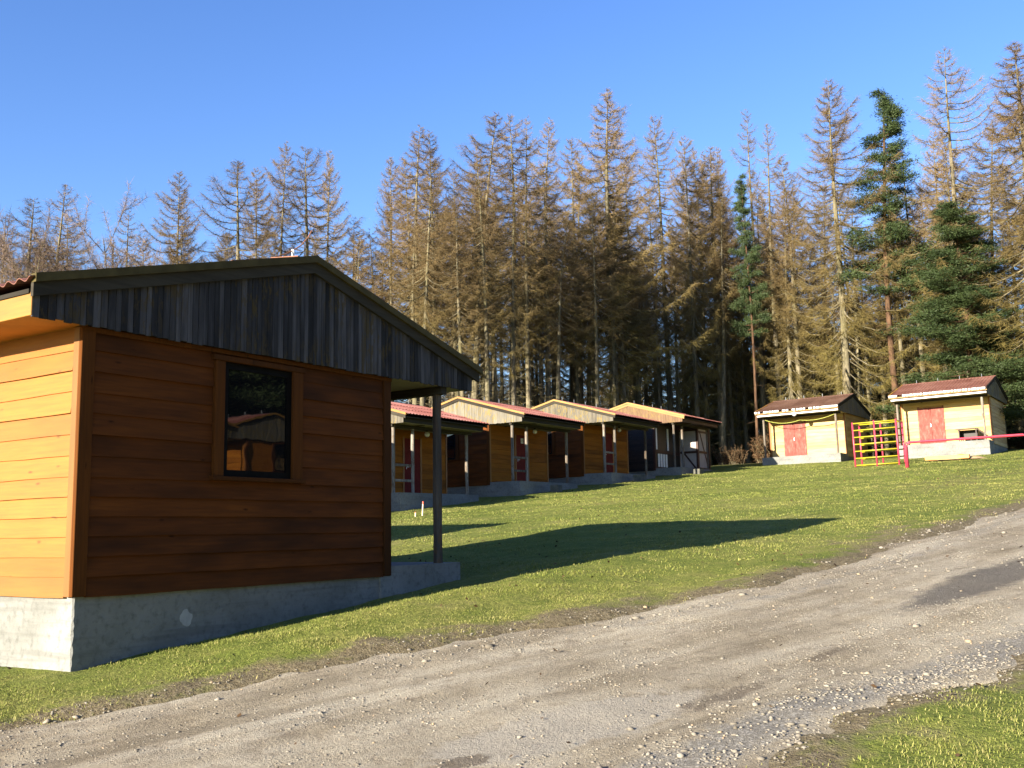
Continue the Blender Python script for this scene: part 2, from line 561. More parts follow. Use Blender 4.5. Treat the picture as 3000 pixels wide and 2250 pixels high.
def steps(stops):
    out = []
    for (a, b, st) in stops:
        out += list(np.arange(a, b, st))
    out.append(stops[-1][1])
    return np.array(out)
gx = steps([(-600, -60, 60), (-60, -8, 4), (-8, 2, .5), (2, 16, .10), (16, 30, .25), (30, 70, .8), (70, 130, 5), (130, 900, 70)])
gy = steps([(-600, -60, 60), (-60, -6, 4), (-6, 0, .4), (0, 10, .10), (10, 30, .5), (30, 70, 2), (70, 130, 6), (130, 900, 70)])
GX, GY = np.meshgrid(gx, gy, indexing='ij')
GZ = ground_z(GX, GY)
nx, ny = GX.shape
idx = np.arange(nx * ny).reshape(nx, ny)
F = np.stack([idx[:-1, :-1], idx[1:, :-1], idx[1:, 1:], idx[:-1, 1:]], -1).reshape(-1, 4)
d = road_dist(GX, GY)
bare = np.clip(1.0 - d / 1.1, 0, 1) * .78
bare = np.maximum(bare, .55 * np.exp(-(((GX - 16.5) / 5) ** 2 + ((GY - 4.3) / .9) ** 2)))
forest = np.maximum(sstep(28.8, 31, GY), sstep(61.5, 64.5, GX))
forest = np.maximum(forest, sstep(-30, -36, GY))
worn = .55 * np.exp(-(((GX - 30) / 9) ** 2 + ((GY - 6.5) / 2.2) ** 2)) + .5 * np.exp(-(((GX - 24) / 5) ** 2 + ((GY - 11.5) / 1.3) ** 2)) + .5 * np.exp(-(((GX - 40) / 8) ** 2 + ((GY - 4) / 2.5) ** 2))
ground = link('ground', np_mesh('ground', np.stack([GX, GY, GZ], -1).reshape(-1, 3), F,
              {'bare': bare.ravel(), 'forest': forest.ravel(), 'worn': worn.ravel()}, True), 'ground')
structure(ground)

rx = steps([(-60, -8, 3), (-8, 2, .4), (2, 16, .08), (16, 30, .2), (30, 120, 1.5)])
rv = np.concatenate([[-.03], np.linspace(0, 1, 64), [1.03]])
RX = np.repeat(rx[:, None], len(rv), 1)
jit_u = .22 * (vnoise(RX * 1.4, RX * 0 + 3, 21) - .5) + .16 * (vnoise(RX * 4.5, RX * 0 + 9, 22) - .5)
jit_l = .25 * (vnoise(RX * 1.3, RX * 0 + 5, 23) - .5) + .16 * (vnoise(RX * 4.1, RX * 0 + 7, 24) - .5)
ru = road_up(RX) + jit_u + .12
rl = road_lo(RX) + jit_l - .12
RY = rl + (ru - rl) * rv[None, :]
RZ = road_z(RX, RY) - .10 * (np.abs(rv[None, :] - .5) > .505)
idx = np.arange(RX.size).reshape(RX.shape)
F = np.stack([idx[:-1, :-1], idx[1:, :-1], idx[1:, 1:], idx[:-1, 1:]], -1).reshape(-1, 4)
dl = RY - road_lo(RX)
du = road_up(RX) - RY
gravel = np.clip(1 - np.abs(dl - .30) / .55, 0, 1) * .95 + .55 * np.exp(-((du - .55) / .28) ** 2) * sstep(6, 9, RX)
def blob(cx, cy, ax, ay, ang):
    c, s_ = math.cos(ang), math.sin(ang)
    u = (RX - cx) * c + (RY - cy) * s_
    w = -(RX - cx) * s_ + (RY - cy) * c
    return np.exp(-((u / ax) ** 2 + (w / ay) ** 2))
asph = np.maximum(blob(12.2, 2.0, 2.6, .42, -.16), .9 * blob(15.5, 1.4, 2.5, .5, -.16))
palem = blob(5.6, 3.35, 1.3, .42, -.35)
stain = np.maximum.reduce([.9 * blob(4.75, 3.55, .22, .13, -.4), .75 * blob(6.6, 2.75, .8, .18, -.3), .7 * blob(3.9, 4.6, .5, .16, -.4), .7 * blob(8.0, 2.5, .7, .14, -.2)])
edge = np.clip(1 - du / .42, 0, 1) * .62
road = link('road', np_mesh('road', np.stack([RX, RY, RZ], -1).reshape(-1, 3), F,
            {'gravel': gravel.ravel(), 'asphalt': asph.ravel(), 'pale': palem.ravel(), 'stain': stain.ravel(), 'edge': edge.ravel()}, True), 'road')
structure(road)

# ------------------------------------------------------------------ cabins
XW, LW = 4.19, 4.40          # enclosed width and length
XL, XR = -0.58, 5.86         # gable ends
XA = 2.79                    # ridge
ZE = 2.31                    # underside of gable, soffits
def rake(x, z0):             # z of a line parallel to the roof, z0 at the left end
    return z0 - .04 + (.875 * (x - XL) / (XA - XL) if x < XA else .875 * (XR - x) / (XR - XA))

def plank_fn(wall, u0, u1, zb, zt, seed, thick=.030):
    """lapped weatherboard: wedge section, slightly uneven lower edge"""
    def fn():
        r = random.Random(seed)
        n = max(2, int((u1 - u0) / .35))
        mb = MB()
        v, f = [], []
        tilt = r.uniform(-.004, .004)
        th = thick + r.uniform(-.006, .008)
        for i in range(n + 1):
            u = u0 + (u1 - u0) * i / n
            b = zb - .012 + tilt * (i / n - .5) * 2 + r.uniform(-.003, .003)
            o = th + r.uniform(-.003, .003)
            for (nn, zz) in ((.001, zt + .02), (.010, zt + .02), (o, b), (.001, b)):
                if wall == 'front':
                    v.append((u, -nn, zz))
                elif wall == 'left':
                    v.append((-nn, u, zz))
                elif wall == 'right':
                    v.append((XW + nn, u, zz))
                else:
                    v.append((u, LW + nn, zz))
        for i in range(n):
            for k in range(4):
                f.append((i * 4 + k, i * 4 + (k + 1) % 4, (i + 1) * 4 + (k + 1) % 4, (i + 1) * 4 + k))
        f += [(0, 1, 2, 3), (n * 4 + 3, n * 4 + 2, n * 4 + 1, n * 4)]
        return mb.add(v, f)
    return fn

def rows(lower, upper, nl, nu_):
    zs = [-.11 + (lower + .11) * i / nl for i in range(nl)] + [lower + (upper - lower) * i / nu_ for i in range(nu_ + 1)]
    return zs

def slat_prism(x0, x1, y, th, zb):
    poly = [(x0, y, zb), (x1, y, zb), (x1, y, rake(x1, 2.53))]
    if x0 < XA < x1:
        poly.append((XA, y, rake(XA, 2.53)))
    poly.append((x0, y, rake(x0, 2.53)))
    return poly, (0, th, 0)

def corr_sheet(side, y0, y1, s0, s1, lift, period=.17, amp=.018, n=7):
    """one corrugated sheet on a slope, s = 0 at ridge .. 1 at eave"""
    def fn():
        if side < 0:
            e = Vector((XL - .05, 0, 2.565))
        else:
            e = Vector((XR + .20, 0, 2.545))
        a = Vector((XA, 0, 3.465))
        m = max(2, int(round((y1 - y0) / period)) * n)
        v, f = [], []
        nrm = Vector((-(e.z - a.z), 0, e.x - a.x)).normalized()
        if nrm.z < 0:
            nrm = -nrm
        for i in range(m + 1):
            y = y0 + (y1 - y0) * i / m
            c = amp * math.cos(2 * math.pi * (y / period)) + lift
            for s_, extra in ((s0, 0.0), (s1, .012)):
                p = a + (e - a) * s_
                q = p + nrm * (c + extra)
                v.append((q.x, y, q.z))
                q2 = p + nrm * (c + extra - .006)
                v.append((q2.x, y, q2.z))
        for i in range(m):
            b = i * 4
            f += [(b, b + 2, b + 6, b + 4), (b + 1, b + 5, b + 7, b + 3), (b + 2, b + 3, b + 7, b + 6), (b, b + 4, b + 5, b + 1)]
        f += [(0, 1, 3, 2), (m * 4, m * 4 + 2, m * 4 + 3, m * 4 + 1)]
        return MB().add(v, f)
    return fn

def plinth_fn():
    r = random.Random(12)
    n = 34
    v, f = [], []
    for i in range(n + 1):
        z = -1.5 + 1.385 * i / n
        k = [r.uniform(.004, .022) for _ in range(4)]
        ring = []
        for q, (x, y, sx, sy) in enumerate(((0, 0, 1, 1), (XW, 0, -1, 1), (XW, LW, -1, -1), (0, LW, 1, -1))):
            a, b = (x + sx * k[q], y), (x, y + sy * k[q])
            ring += [b, a] if q in (0, 2) else [a, b]
        v += [(x, y, z) for x, y in ring]
    for i in range(n):
        for q in range(8):
            f.append((i * 8 + q, i * 8 + (q + 1) % 8, (i + 1) * 8 + (q + 1) % 8, (i + 1) * 8 + q))
    f += [tuple(range(7, -1, -1)), tuple(n * 8 + q for q in range(8))]
    return MB().add(v, f)

def cabin(label, loc, rz, planks=('front', 'right'), slats='joined', near=False, rails=True, number=None, lamp=True,
          roof='red_roof', wallm='stained_wood', gablem='weathered_slat', style='plain', double=False, rakecap='yellow_fascia', group=None, gables=('front',), posts=True):
    c = thing('cabin', label, 'cabin', loc, rz, group)
    # plinth and porch slab
    part('plinth', 'plinth', plinth_fn, 'concrete', c)
    part('porch_slab', 'slab', lambda: MB().box((XW + .046, -.03, -1.5), (5.65, LW + .02, 0.0)).box((XW - .13, -.03, -1.5), (XW + .046, LW - .01, -.119)), 'concrete', c)
    # wall cores
    wc = part('wall', 'core', lambda: MB().box((.002, .002, -.112), (XW - .002, LW - .002, ZE + .005)), 'dark_plank' if style == 'timber' else wallm, c)
    seed = 1
    zf = rows(.96, ZE, 6, 7)
    for wall in planks:
        if style == 'timber' and wall == 'right':
            continue
        for i in range(len(zf) - 1):
            zb, zt = zf[i], zf[i + 1]
            seed += 1
            if wall == 'front' and zb >= .95:
                segs = [(.10, 1.47), (2.72, XW - .09)]
                if zb > 2.1:
                    segs = [(.10, 1.47), (1.47, 2.72), (2.72, XW - .09)]
            elif wall == 'front':
                segs = [(.10, XW - .09)]
            elif wall == 'left':
                segs = [(.10, LW - .05)]
            elif wall == 'right':
                d0, d1 = (.82, 2.14) if double else (1.82, 2.88)
                segs = [(.09, d0), (d1, LW - .09)] if zb < 2.06 else [(.09, LW - .09)]
            else:
                segs = [(.10, XW - .09)]
            for (a, b) in segs:
                if wall == 'front' and zb > 2.1 and a == 1.47:
                    zb2 = 2.245
                else:
                    zb2 = zb
                part('plank', ('plank', wall, a, i), plank_fn(wall, a, b, zb2, zt, seed * 13 + int(a * 10)), 'dark_plank' if style == 'timber' else {'front': 'shaded_weathered_stain', 'left': 'sunlit_stain'}.get(wall, wallm) if wallm == 'stained_wood' else wallm, wc)
    trim = 'stained_trim' if style != 'timber' else 'timber_brown'
    for k, (a, b) in enumerate((((-.045, -.045, -.112), (.095, .0, ZE - .001)), ((-.045, .001, -.112), (.0, .085, ZE - .001)),
                                ((XW - .085, -.045, -.112), (XW + .045, .0, ZE - .001)), ((XW, .001, -.112), (XW + .045, .085, ZE - .001)),
                                ((XW, LW - .085, -.112), (XW + .045, LW, ZE - .001)), ((-.045, LW - .05, -.112), (.0, LW, ZE - .001)))):
        part('corner_board', ('corner', k), lambda a=a, b=b: MB().box(a, b), 'shaded_trim' if k in (0, 2) and style == 'plain' else trim, c, .004)
    wtrim = 'shaded_trim' if style == 'plain' else trim
    part('top_trim', 'toptrim', lambda: MB().box((-.05, -.052, ZE - .045), (XW + .05, -.046, ZE - .001)).box((.0, -.046, ZE - .045), (XW - .09, .0, ZE - .001)), wtrim, c)
    # window in the gable wall
    w = part('window', 'winframe', lambda: MB().box((1.60, -.030, 1.0), (1.665, -.002, 2.19)).box((2.495, -.030, 1.0), (2.56, -.002, 2.19)).box((1.665, -.030, 1.0), (2.495, -.002, 1.07)).box((1.665, -.030, 2.12), (2.495, -.002, 2.19)), 'dark_frame', c)
    part('pane', 'pane', lambda: MB().box((1.665, -.014, 1.07), (2.495, -.004, 2.12)), 'window_glass', w)
    part('trim_board', 'trimL', lambda: MB().box((1.475, -.062, 1.0), (1.60, -.002, 2.19)), wtrim, w, .004)
    part('trim_board', 'trimR', lambda: MB().box((2.56, -.062, 1.0), (2.71, -.002, 2.19)), wtrim, w, .004)
    part('head_board', 'trimT', lambda: MB().box((1.44, -.075, 2.19), (2.73, -.002, 2.245)), wtrim, w, .004)
    part('sill', 'sill', lambda: MB().box((1.44, -.085, .958), (2.74, -.002, 1.0)), wtrim, w, .004)
    # soffits and eave boards
    part('eave_soffit', 'soffL', lambda: MB().box((XL + .02, -.085, ZE + .006), (-.002, LW + .10, ZE + .022)), 'orange_soffit', c)
    sf = part('porch_soffit', 'soffR', lambda: MB().box((XW + .002, -.085, ZE + .006), (XR - .05, LW + .10, ZE + .022)), 'beige_soffit' if style != 'timber' else 'timber_brown', c)
    part('soffit_batten', 'batt', lambda: MB().box((XW + .05, 1.05, ZE - .022), (XR - .06, 1.12, ZE + .006)), 'dull_yellow', c)
    part('eave_board', 'eaveL', lambda: MB().box((XL - .005, -.105, ZE), (XL + .02, LW + .12, ZE + .21)), 'yellow_fascia', c, .004)
    part('eave_board', 'eaveR', lambda: MB().box((XR - .05, -.082, ZE + .02), (XR - .02, LW + .10, ZE + .17)), 'grey_board' if style != 'timber' else 'timber_brown', c, .004)
    part('porch_beam', 'beam', lambda: MB().box((5.22, -.07, ZE - .10), (5.34, LW + .08, ZE + .005)), 'grey_board', c, .006)
    # gables
    def gable(y, th, nm, front):
        core = part('gable', ('gcore', front), lambda: MB().prism([(XL + .03, y + th, ZE + .01), (XR - .06, y + th, ZE + .01), (XR - .06, y + th, rake(XR - .06, 2.50)), (XA, y + th, rake(XA, 2.50)), (XL + .03, y + th, rake(XL + .03, 2.50))], (0, .03 if front else -.03, 0)), gablem, c)
        xs = [XL + .002]
        r = random.Random(5)
        while xs[-1] < XR - .09:
            xs.append(min(XR, xs[-1] + r.uniform(.058, .082)))
        xs[-1] = XR
        if nm == 'single':
            for i in range(len(xs) - 1):
                x0, x1 = xs[i] + .002, xs[i + 1] - .002
                zb = ZE - .004 + r.uniform(-.012, .006)
                yy = y - r.uniform(0, .006)
                part('slat', ('slat', i), lambda: MB().prism(*slat_prism(x0, x1, yy, th, zb)), gablem, core, .003)
        else:
            def fn():
                mb = MB()
                for i in range(len(xs) - 1):
                    x0, x1 = xs[i] + .003, xs[i + 1] - .003
                    zb = ZE + r.uniform(-.012, .006)
                    yy = y - (1 if front else -1) * r.uniform(0, .01)
                    mb.prism(*slat_prism(x0, x1, yy, th, zb))
                return mb
            structure(part('slat_cladding', ('slats', front), fn, gablem, core), 'stuff')
    if 'front' in gables:
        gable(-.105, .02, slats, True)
    if 'back' in gables:
        gable(LW + .125, -.02, 'joined', False)
    # bargeboards: grey board below a painted cap
    def barge(y0, y1, za, zb, ext):
        def fn():
            lo = [(XL - .02, rake(XL, za) - .005), (XA, rake(XA, za)), (XR + ext, rake(XR, za) - .875 * ext / (XR - XA))]
            hi = [(XL - .02, rake(XL, zb) - .005), (XA, rake(XA, zb)), (XR + ext, rake(XR, zb) - .875 * ext / (XR - XA))]
            mb = MB()
            for i in range(2):
                q = [(lo[i][0], y0, lo[i][1]), (lo[i + 1][0], y0, lo[i + 1][1]), (hi[i + 1][0], y0, hi[i + 1][1]), (hi[i][0], y0, hi[i][1])]
                mb.prism(q, (0, y1 - y0, 0))
            return mb
        return fn
    part('bargeboard', 'bargeF', barge(-.150, -.112, 2.515, 2.635, .12), 'grey_board' if style != 'timber' else 'yellow_fascia', c)
    part('rake_cap', 'capF', barge(-.185, -.110, 2.637, 2.715, .16), rakecap, c)
    part('bargeboard', 'bargeB', barge(LW + .135, LW + .170, 2.515, 2.635, .12), 'grey_board', c)
    part('rake_cap', 'capB', barge(LW + .13, LW + .20, 2.637, 2.70, .16), 'grey_board', c)
    # roof
    rf = part('roof', 'roofdeck', lambda: MB().prism([(XL - .02, -.08, 2.505), (XR + .10, -.08, 2.475), (XR + .10, -.08, 2.515), (XA, -.08, 3.435), (XL - .02, -.08, 2.545)], (0, LW + .18, 0)), 'grey_board', c)
    ys = [-.17, .77, 1.70, 2.64, 3.57, LW + .18]
    for side in (-1, 1):
        for j in range(3):
            for i in range(5):
                part('roof_sheet', ('sheet', side, i, j), corr_sheet(side, ys[i], ys[i + 1] - .004, max(.01, j / 3 - .02), (j + 1) / 3 + (.02 if j < 2 else 0), .045 + .010 * (2 - j)), roof, rf)
    part('ridge_cap', 'ridge', lambda: MB().prism([(XA - .14, -.18, 3.490), (XA, -.18, 3.535), (XA + .14, -.18, 3.490), (XA + .14, -.18, 3.505), (XA, -.18, 3.557), (XA - .14, -.18, 3.505)], (0, LW + .37, 0)), 'black_metal' if not double else roof, rf)
    # porch posts
    def post_fn(y, zb, k):
        def fn():
            r = random.Random(k)
            pts, v, f = 7, [], []
            for i in range(pts):
                z = zb + (ZE - zb) * i / (pts - 1)
                hw = .058 + r.uniform(-.004, .004)
                ox, oy = r.uniform(-.004, .004), r.uniform(-.004, .004)
                for q in range(8):
                    a = math.pi * (q + .5) / 4
                    rr = hw / max(abs(math.cos(a)), abs(math.sin(a))) * (.93 if q % 2 else .97)
                    v.append((5.28 + ox + rr * math.cos(a), y + oy + rr * math.sin(a), z))
            for i in range(pts - 1):
                for q in range(8):
                    f.append((i * 8 + q, i * 8 + (q + 1) % 8, (i + 1) * 8 + (q + 1) % 8, (i + 1) * 8 + q))
            f += [tuple(range(7, -1, -1)), tuple((pts - 1) * 8 + q for q in range(8))]
            return MB().add(v, f)
        return fn
    for k, y in enumerate((.055, 1.08, 4.20)):
        if double and k == 1:
            continue
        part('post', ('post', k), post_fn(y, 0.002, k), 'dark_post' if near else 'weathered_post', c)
    if rails:
        for k, z in enumerate((.90, .38)):
            part('rail', ('rail', k), lambda: MB().box((5.25, .13, z), (5.31, 1.0, z + .085)), 'weathered_post', c, .006)
    # door wall
    if style == 'plain':
        if double:
            dr = part('door', 'ddoor', lambda: MB().box((XW + .002, .90, .02), (XW + .012, 2.06, 2.0)), 'faded_red_door', c)
            part('door_leaf', 'leafA', lambda: MB().box((XW + .012, .90, .02), (XW + .04, 1.475, 2.0)), 'faded_red_door', dr, .004)
            part('door_leaf', 'leafB', lambda: MB().box((XW + .012, 1.485, .02), (XW + .04, 2.06, 2.0)), 'faded_red_door', dr, .004)
            for q, (a, b) in enumerate(((.98, 1.40), (1.56, 1.98))):
                for s_, (za, zb) in enumerate(((.15, .98), (1.10, 1.9))):
                    part('panel', ('dp', q, s_), lambda: MB().box((XW + .04, a, za), (XW + .052, b, zb)), 'faded_red_door', dr, .004)
            part('handle', 'dh', lambda: MB().box((XW + .04, 1.43, .98), (XW + .075, 1.46, 1.14)), 'grey_metal', dr)
            for (a, b) in ((.82, .90), (2.06, 2.14)):
                part('door_jamb', ('dj', a), lambda: MB().box((XW + .002, a, .0), (XW + .05, b, 2.06)), 'faded_red_door', dr)
        else:
            dr = part('door', 'door', lambda: MB().box((XW + .002, 1.90, .02), (XW + .035, 2.80, 2.02)), 'red_door', c, .004)
            for (a, b) in ((1.82, 1.90), (2.80, 2.88)):
                part('door_jamb', ('sj', a), lambda: MB().box((XW + .002, a, .0), (XW + .05, b, 2.06)), 'stained_trim', dr)
            part('handle', 'sh', lambda: MB().box((XW + .036, 2.0, .98), (XW + .08, 2.12, 1.0)).box((XW + .036, 2.0, .92), (XW + .045, 2.03, 1.08)), 'grey_metal', dr)
            if number:
                pl = part('number_plate', 'plate', lambda: MB().box((XW + .036, 2.27, 1.68), (XW + .044, 2.45, 1.89)), 'plate_white', dr)
                fc = bpy.data.curves.new('digits', 'FONT')
                fc.body = number
                fc.size = .17
                fc.align_x = 'CENTER'
                fc.align_y = 'CENTER'
                fc.extrude = .002
                to = bpy.data.objects.new('digits', fc)
                dg = bpy.context.evaluated_depsgraph_get()
                COL.objects.link(to)
                dg.update()
                me = bpy.data.meshes.new_from_object(to.evaluated_get(bpy.context.evaluated_depsgraph_get()))
                bpy.data.objects.remove(to)
                do = link('digits', me, None, dr)
                me.materials.clear()
                me.materials.append(M['black_paint'])
                do.matrix_local = Matrix(((0, 0, 1, XW + .047), (1, 0, 0, 2.36), (0, 1, 0, 1.785), (0, 0, 0, 1)))
    else:
        # half-timbered front: dark bay with white bars, boxed corner with braces
        for k, y in enumerate((.12, 1.50)):
            part('window_bar', ('wb', k), lambda: MB().box((XW + .002, y, 1.0), (XW + .05, y + .12, 2.15)), 'white_paint', c)
        for k in range(4):
            part('baluster', ('bal', k), lambda: MB().box((XW + .002, .35 + .30 * k, .10), (XW + .05, .49 + .30 * k, .78)), 'white_paint', c)
        part('rail', 'trail', lambda: MB().box((XW + .002, .05, .80), (XW + .07, 2.9, .95)), 'timber_brown', c)
        for k, (a, b) in enumerate((((XW + .02, 3.05, .02), (5.20, 3.09, 2.22)), ((5.24, 3.16, .02), (5.28, 4.38, 2.22)))):
            pn = part('panel', ('pn', k), lambda: MB().box(a, b), 'plaster_panel', c)
            if k == 0:
                bars = [((XW + .05, 3.02, .9), (5.20, 3.05, 1.02)), ((XW + .05, 3.02, 2.1), (5.20, 3.05, 2.22)), ((5.18, 3.0, .02), (5.30, 3.14, 2.26)), ((XW + .05, 3.02, .02), (5.20, 3.05, .12))]
                dg_ = [(4.30, 3.03, 1.05), (4.42, 3.03, 1.05), (5.16, 3.03, .1), (5.04, 3.03, .1)]
                dv = (0, .02, 0)
            else:
                bars = [((5.28, 3.2, .9), (5.31, 4.38, 1.02)), ((5.28, 3.2, 2.0), (5.31, 4.38, 2.1)), ((5.22, 4.38, .02), (5.34, 4.50, 2.26)), ((5.28, 3.2, .02), (5.31, 4.38, .12))]
                dg_ = [(5.285, 3.28, 2.0), (5.285, 3.38, 2.0), (5.285, 4.36, .1), (5.285, 4.26, .1)]
                dv = (.02, 0, 0)
            for q, (a2, b2) in enumerate(bars):
                part('timber', ('tb', k, q), lambda: MB().box(a2, b2), 'timber_brown', pn)
            part('brace', ('br', k), lambda: MB().prism(dg_, dv), 'timber_brown', pn)
    if lamp:
        lb = part('porch_lamp', 'lampbase', lambda: MB().tube([(4.75, 2.55, ZE + .005), (4.75, 2.55, ZE - .06)], .045, 10), 'dark_frame', c)
        part('globe', 'globe', lambda: MB().sphere((4.75, 2.55, ZE - .15), .10), 'white_globe', lb, 0, True)
    # lightning conductor pegs on the ridge
    if not near:
        for k in range(4):
            part('ridge_peg', ('peg', k), lambda: MB().tube([(XA, .6 + 1.1 * k, 3.54), (XA, .6 + 1.1 * k, 3.71)], .012, 6), 'grey_metal', rf)
    return c

near = cabin('large orange-brown weatherboarded cabin with shaded weathered gable beside the gravel road in front', (5.557, 8.396, -.39), 0,
             planks=('front', 'left'), slats='single', near=True, rails=False, lamp=False, rakecap='dull_yellow', gablem='shaded_slat', roof='russet_roof')
# plaster repair on the near plinth, lightning conductor on the near ridge
def patch():
    r = random.Random(2)
    pts = []
    for i in range(18):
        a = 2 * math.pi * i / 18
        q = 1 + r.uniform(-.18, .18)
        pts.append((1.22 + .070 * q * math.cos(a), -.003, -.385 + .078 * q * math.sin(a)))
    return MB().prism(pts, (0, .004, 0))
part('plaster_patch', None, patch, 'pale_plaster', near)
cd = part('lightning_conductor', None, lambda: MB().tube([(3.36, .80, 3.30), (3.36, .80, 3.91)], .018, 8), 'white_paint', near)
part('wire', None, lambda: MB().tube([(2.96, .3, 3.66), (2.98, .78, 3.72), (3.2, .80, 3.81), (3.36, .80, 3.90), (3.50, .80, 4.00), (3.62, .80, 4.13), (3.68, .80, 4.23)], .008, 6), 'rust_wire', near)

ROWG = 'cabins in a row before the forest'
Yr = 27.93
cabin('red-roofed cabin hidden behind the near cabin, first of the row', (19.3, Yr, .72), R(-90), planks=(), lamp=False, rails=False)
cabin('red-roofed cabin with number 14 on its door, seen through the near porch', (26.6, Yr, 1.35), R(-90), number='14')
cabin('red-roofed cabin with lit pale gable, second to the right of the near porch post', (33.8, Yr, 1.95), R(-90), number='15')
cabin('red-roofed cabin with lit pale gable, just left of the half-timbered cabin', (41.3, Yr, 2.55), R(-90), rakecap='yellow_fascia')
cabin('half-timbered red-roofed cabin with brown gable and white panels at the row end', (48.75, Yr, 3.10), R(-90), style='timber', gablem='brown_slat', lamp=False, rails=False)
cabin('cabin standing behind the near cabin, seen only by its shadow', (5.3, 16.6, -.10), 0, planks=(), lamp=False, rails=False)
SH = dict(roof='brown_roof', wallm='bright_plank', double=True, rails=False, gables=('front', 'back'), planks=('right', 'back'), number=None)
s1 = cabin('sunlit yellow cabin with red double door and brown roof, left of the climbing frame', (62.78, 21.05, 3.90), R(180), lamp=False, **SH)
s2 = cabin('sunlit yellow cabin with red double door and reddish roof, right of the climbing frame', (61.78, 13.35, 4.07), R(180), lamp=False, **{**SH, 'roof': 'russet_roof'})
s1.rotation_euler.x = R(0.7)
s2.rotation_euler.x = R(0.7)
# cabins across the road that the near window mirrors
cabin('cabin across the road mirrored in the near window with its gable', (34.2, -16.8, 1.75), R(180), planks=('right',), rails=False)
cabin('red-roofed cabin across the road mirrored low in the near window', (21.6, -8.6, .75), R(180), planks=(), rails=False)

# eave gutters of the two sunlit cabins, built in pieces
for c, holes in ((s1, True), (s2, False)):
    r = random.Random(4 if holes else 9)
    y = -.15
    lim = LW + .18
    k = 0
    part('gutter_board', ('gutb',), lambda: MB().box((XR + .13, -.17, ZE + .13), (XR + .16, LW + .19, ZE + .19)), 'yellow_fascia', c)
    part('eave_batten', ('gutw',), lambda: MB().box((XR - .02, -.10, ZE + .02), (XR + .005, LW + .12, ZE + .10)), 'white_paint', c)
    while y < lim - .05:
        ln = r.choice((.10, .12, .17, .24)) if not (holes and y > 3.55) else lim - y
        if not holes and k in (0,):
            ln = .42
        ln = min(ln, lim - y)
        part('tile_end', None, lambda: MB().tube([(XR + .185, y, ZE + .235), (XR + .185, y + ln, ZE + .235)], .062, 10), 'white_paint', c, 0, True)
        y += ln + (r.choice((.05, .08, .22)) if holes else r.choice((.03, .05)))
        if not holes and k == 0:
            y += .22
        k += 1
lampb = part('porch_lamp', None, lambda: MB().tube([(XR - .0, 2.12, ZE + .02), (XR + .04, 2.12, ZE + .02)], .04, 8), 'dark_frame', s1)
part('globe', None, lambda: MB().sphere((XR + .12, 2.12, ZE + .0), .125), 'white_globe', lampb, 0, True)
def swag():
    pts = []
    for (a, b, za, zb, sag) in ((.15, 2.18, 2.18, 2.02, .18), (2.18, 4.33, 2.02, 2.26, .16)):
        for i in range(9):
            q = i / 8
            pts.append((5.30, a + (b - a) * q, za + (zb - za) * q - sag * 4 * q * (1 - q)))
    return MB().tube(pts, .016, 6)
part('cable', None, swag, 'cable_green', s1)

# concrete steps, stakes and blocks on the lawn
def block(x, y, sx, sy, sz, rz, label):
    def fn():
        r = random.Random(int(x * 10))
        mb = MB().box((-sx, -sy, -.15), (sx, sy, sz))
        mb.v = [(a + r.uniform(-.03, .03), b + r.uniform(-.03, .03), c_ + r.uniform(-.02, .02)) for a, b, c_ in mb.v]
        return mb
    o = link('concrete_block', fn().mesh('concrete_block', .02), 'rough_concrete')
    o.location = (x, y, Hs(x, y))
    o.rotation_euler.z = rz
    tag(o, label, 'block', 'concrete step blocks before the porches')
block(35.6, 21.75, .22, .18, .30, .1, 'mossy concrete step block before the cabin numbered 15')
block(42.9, 21.7, .28, .2, .30, .0, 'mossy concrete step block before the cabin left of the half-timbered one')
block(48.6, 21.3, .32, .2, .24, .05, 'mossy concrete step block before the half-timbered cabin')
for (x, y, h, lb) in ((23.9, 19.2, .42, 'tall pale wooden stake with red tip in the lawn'), (23.7, 19.3, .13, 'short pale wooden stake with red tip in the lawn')):
    s_ = thing('stake', lb, 'stake', (x, y, Hs(x, y)), 0, 'survey stakes in the lawn')
    s_.rotation_euler = (.02, .06, 0)
    part('shaft', None, lambda: MB().tube([(0, 0, -.05), (0, 0, h * .82)], .022, 6), 'stake_wood', s_)
    part('tip', None, lambda: MB().tube([(0, 0, h * .82), (0, 0, h)], .023, 6), 'stake_red', s_)

# ------------------------------------------------------------------ playground
zf_ = Hs(47.8, 12.2)
cf = thing('climbing_frame', 'pink and yellow steel climbing frame of bars between the two sunlit cabins', 'climbing frame', (47.4, 12.2, zf_))
cf.rotation_euler = (R(-1.0), 0, 0)
for k, (x, y, zb, zt) in enumerate(((0, .95, -.1, 2.0), (0, 0, -.1, 2.02), (0, -.95, -.1, 2.0), (1.1, .95, -.1, 1.98), (1.1, .27, -.1, 1.95), (1.1, 0, -.1, 1.98), (1.1, -.95, -.1, 1.98))):
    part('upright', None, lambda: MB().tube([(x, y, zb), (x, y, zt)], .042, 8), 'pink_paint', cf, 0, True)
for k in range(7):
    z = .06 + .315 * k
    for x in (0, 1.1):
        part('bar', ('cfbar',), lambda: MB().tube([(0, -.97, 0), (0, .97, 0)], .030, 8), 'yellow_paint', cf, 0, True).location = (x, 0, z + (.03 if x else 0))
for y in (-.95, .95):
    for z in (1.95,):
        part('bar', ('cfside',), lambda: MB().tube([(0, 0, 0), (1.1, 0, 0)], .028, 8), 'yellow_paint', cf, 0, True).location = (0, y, z)

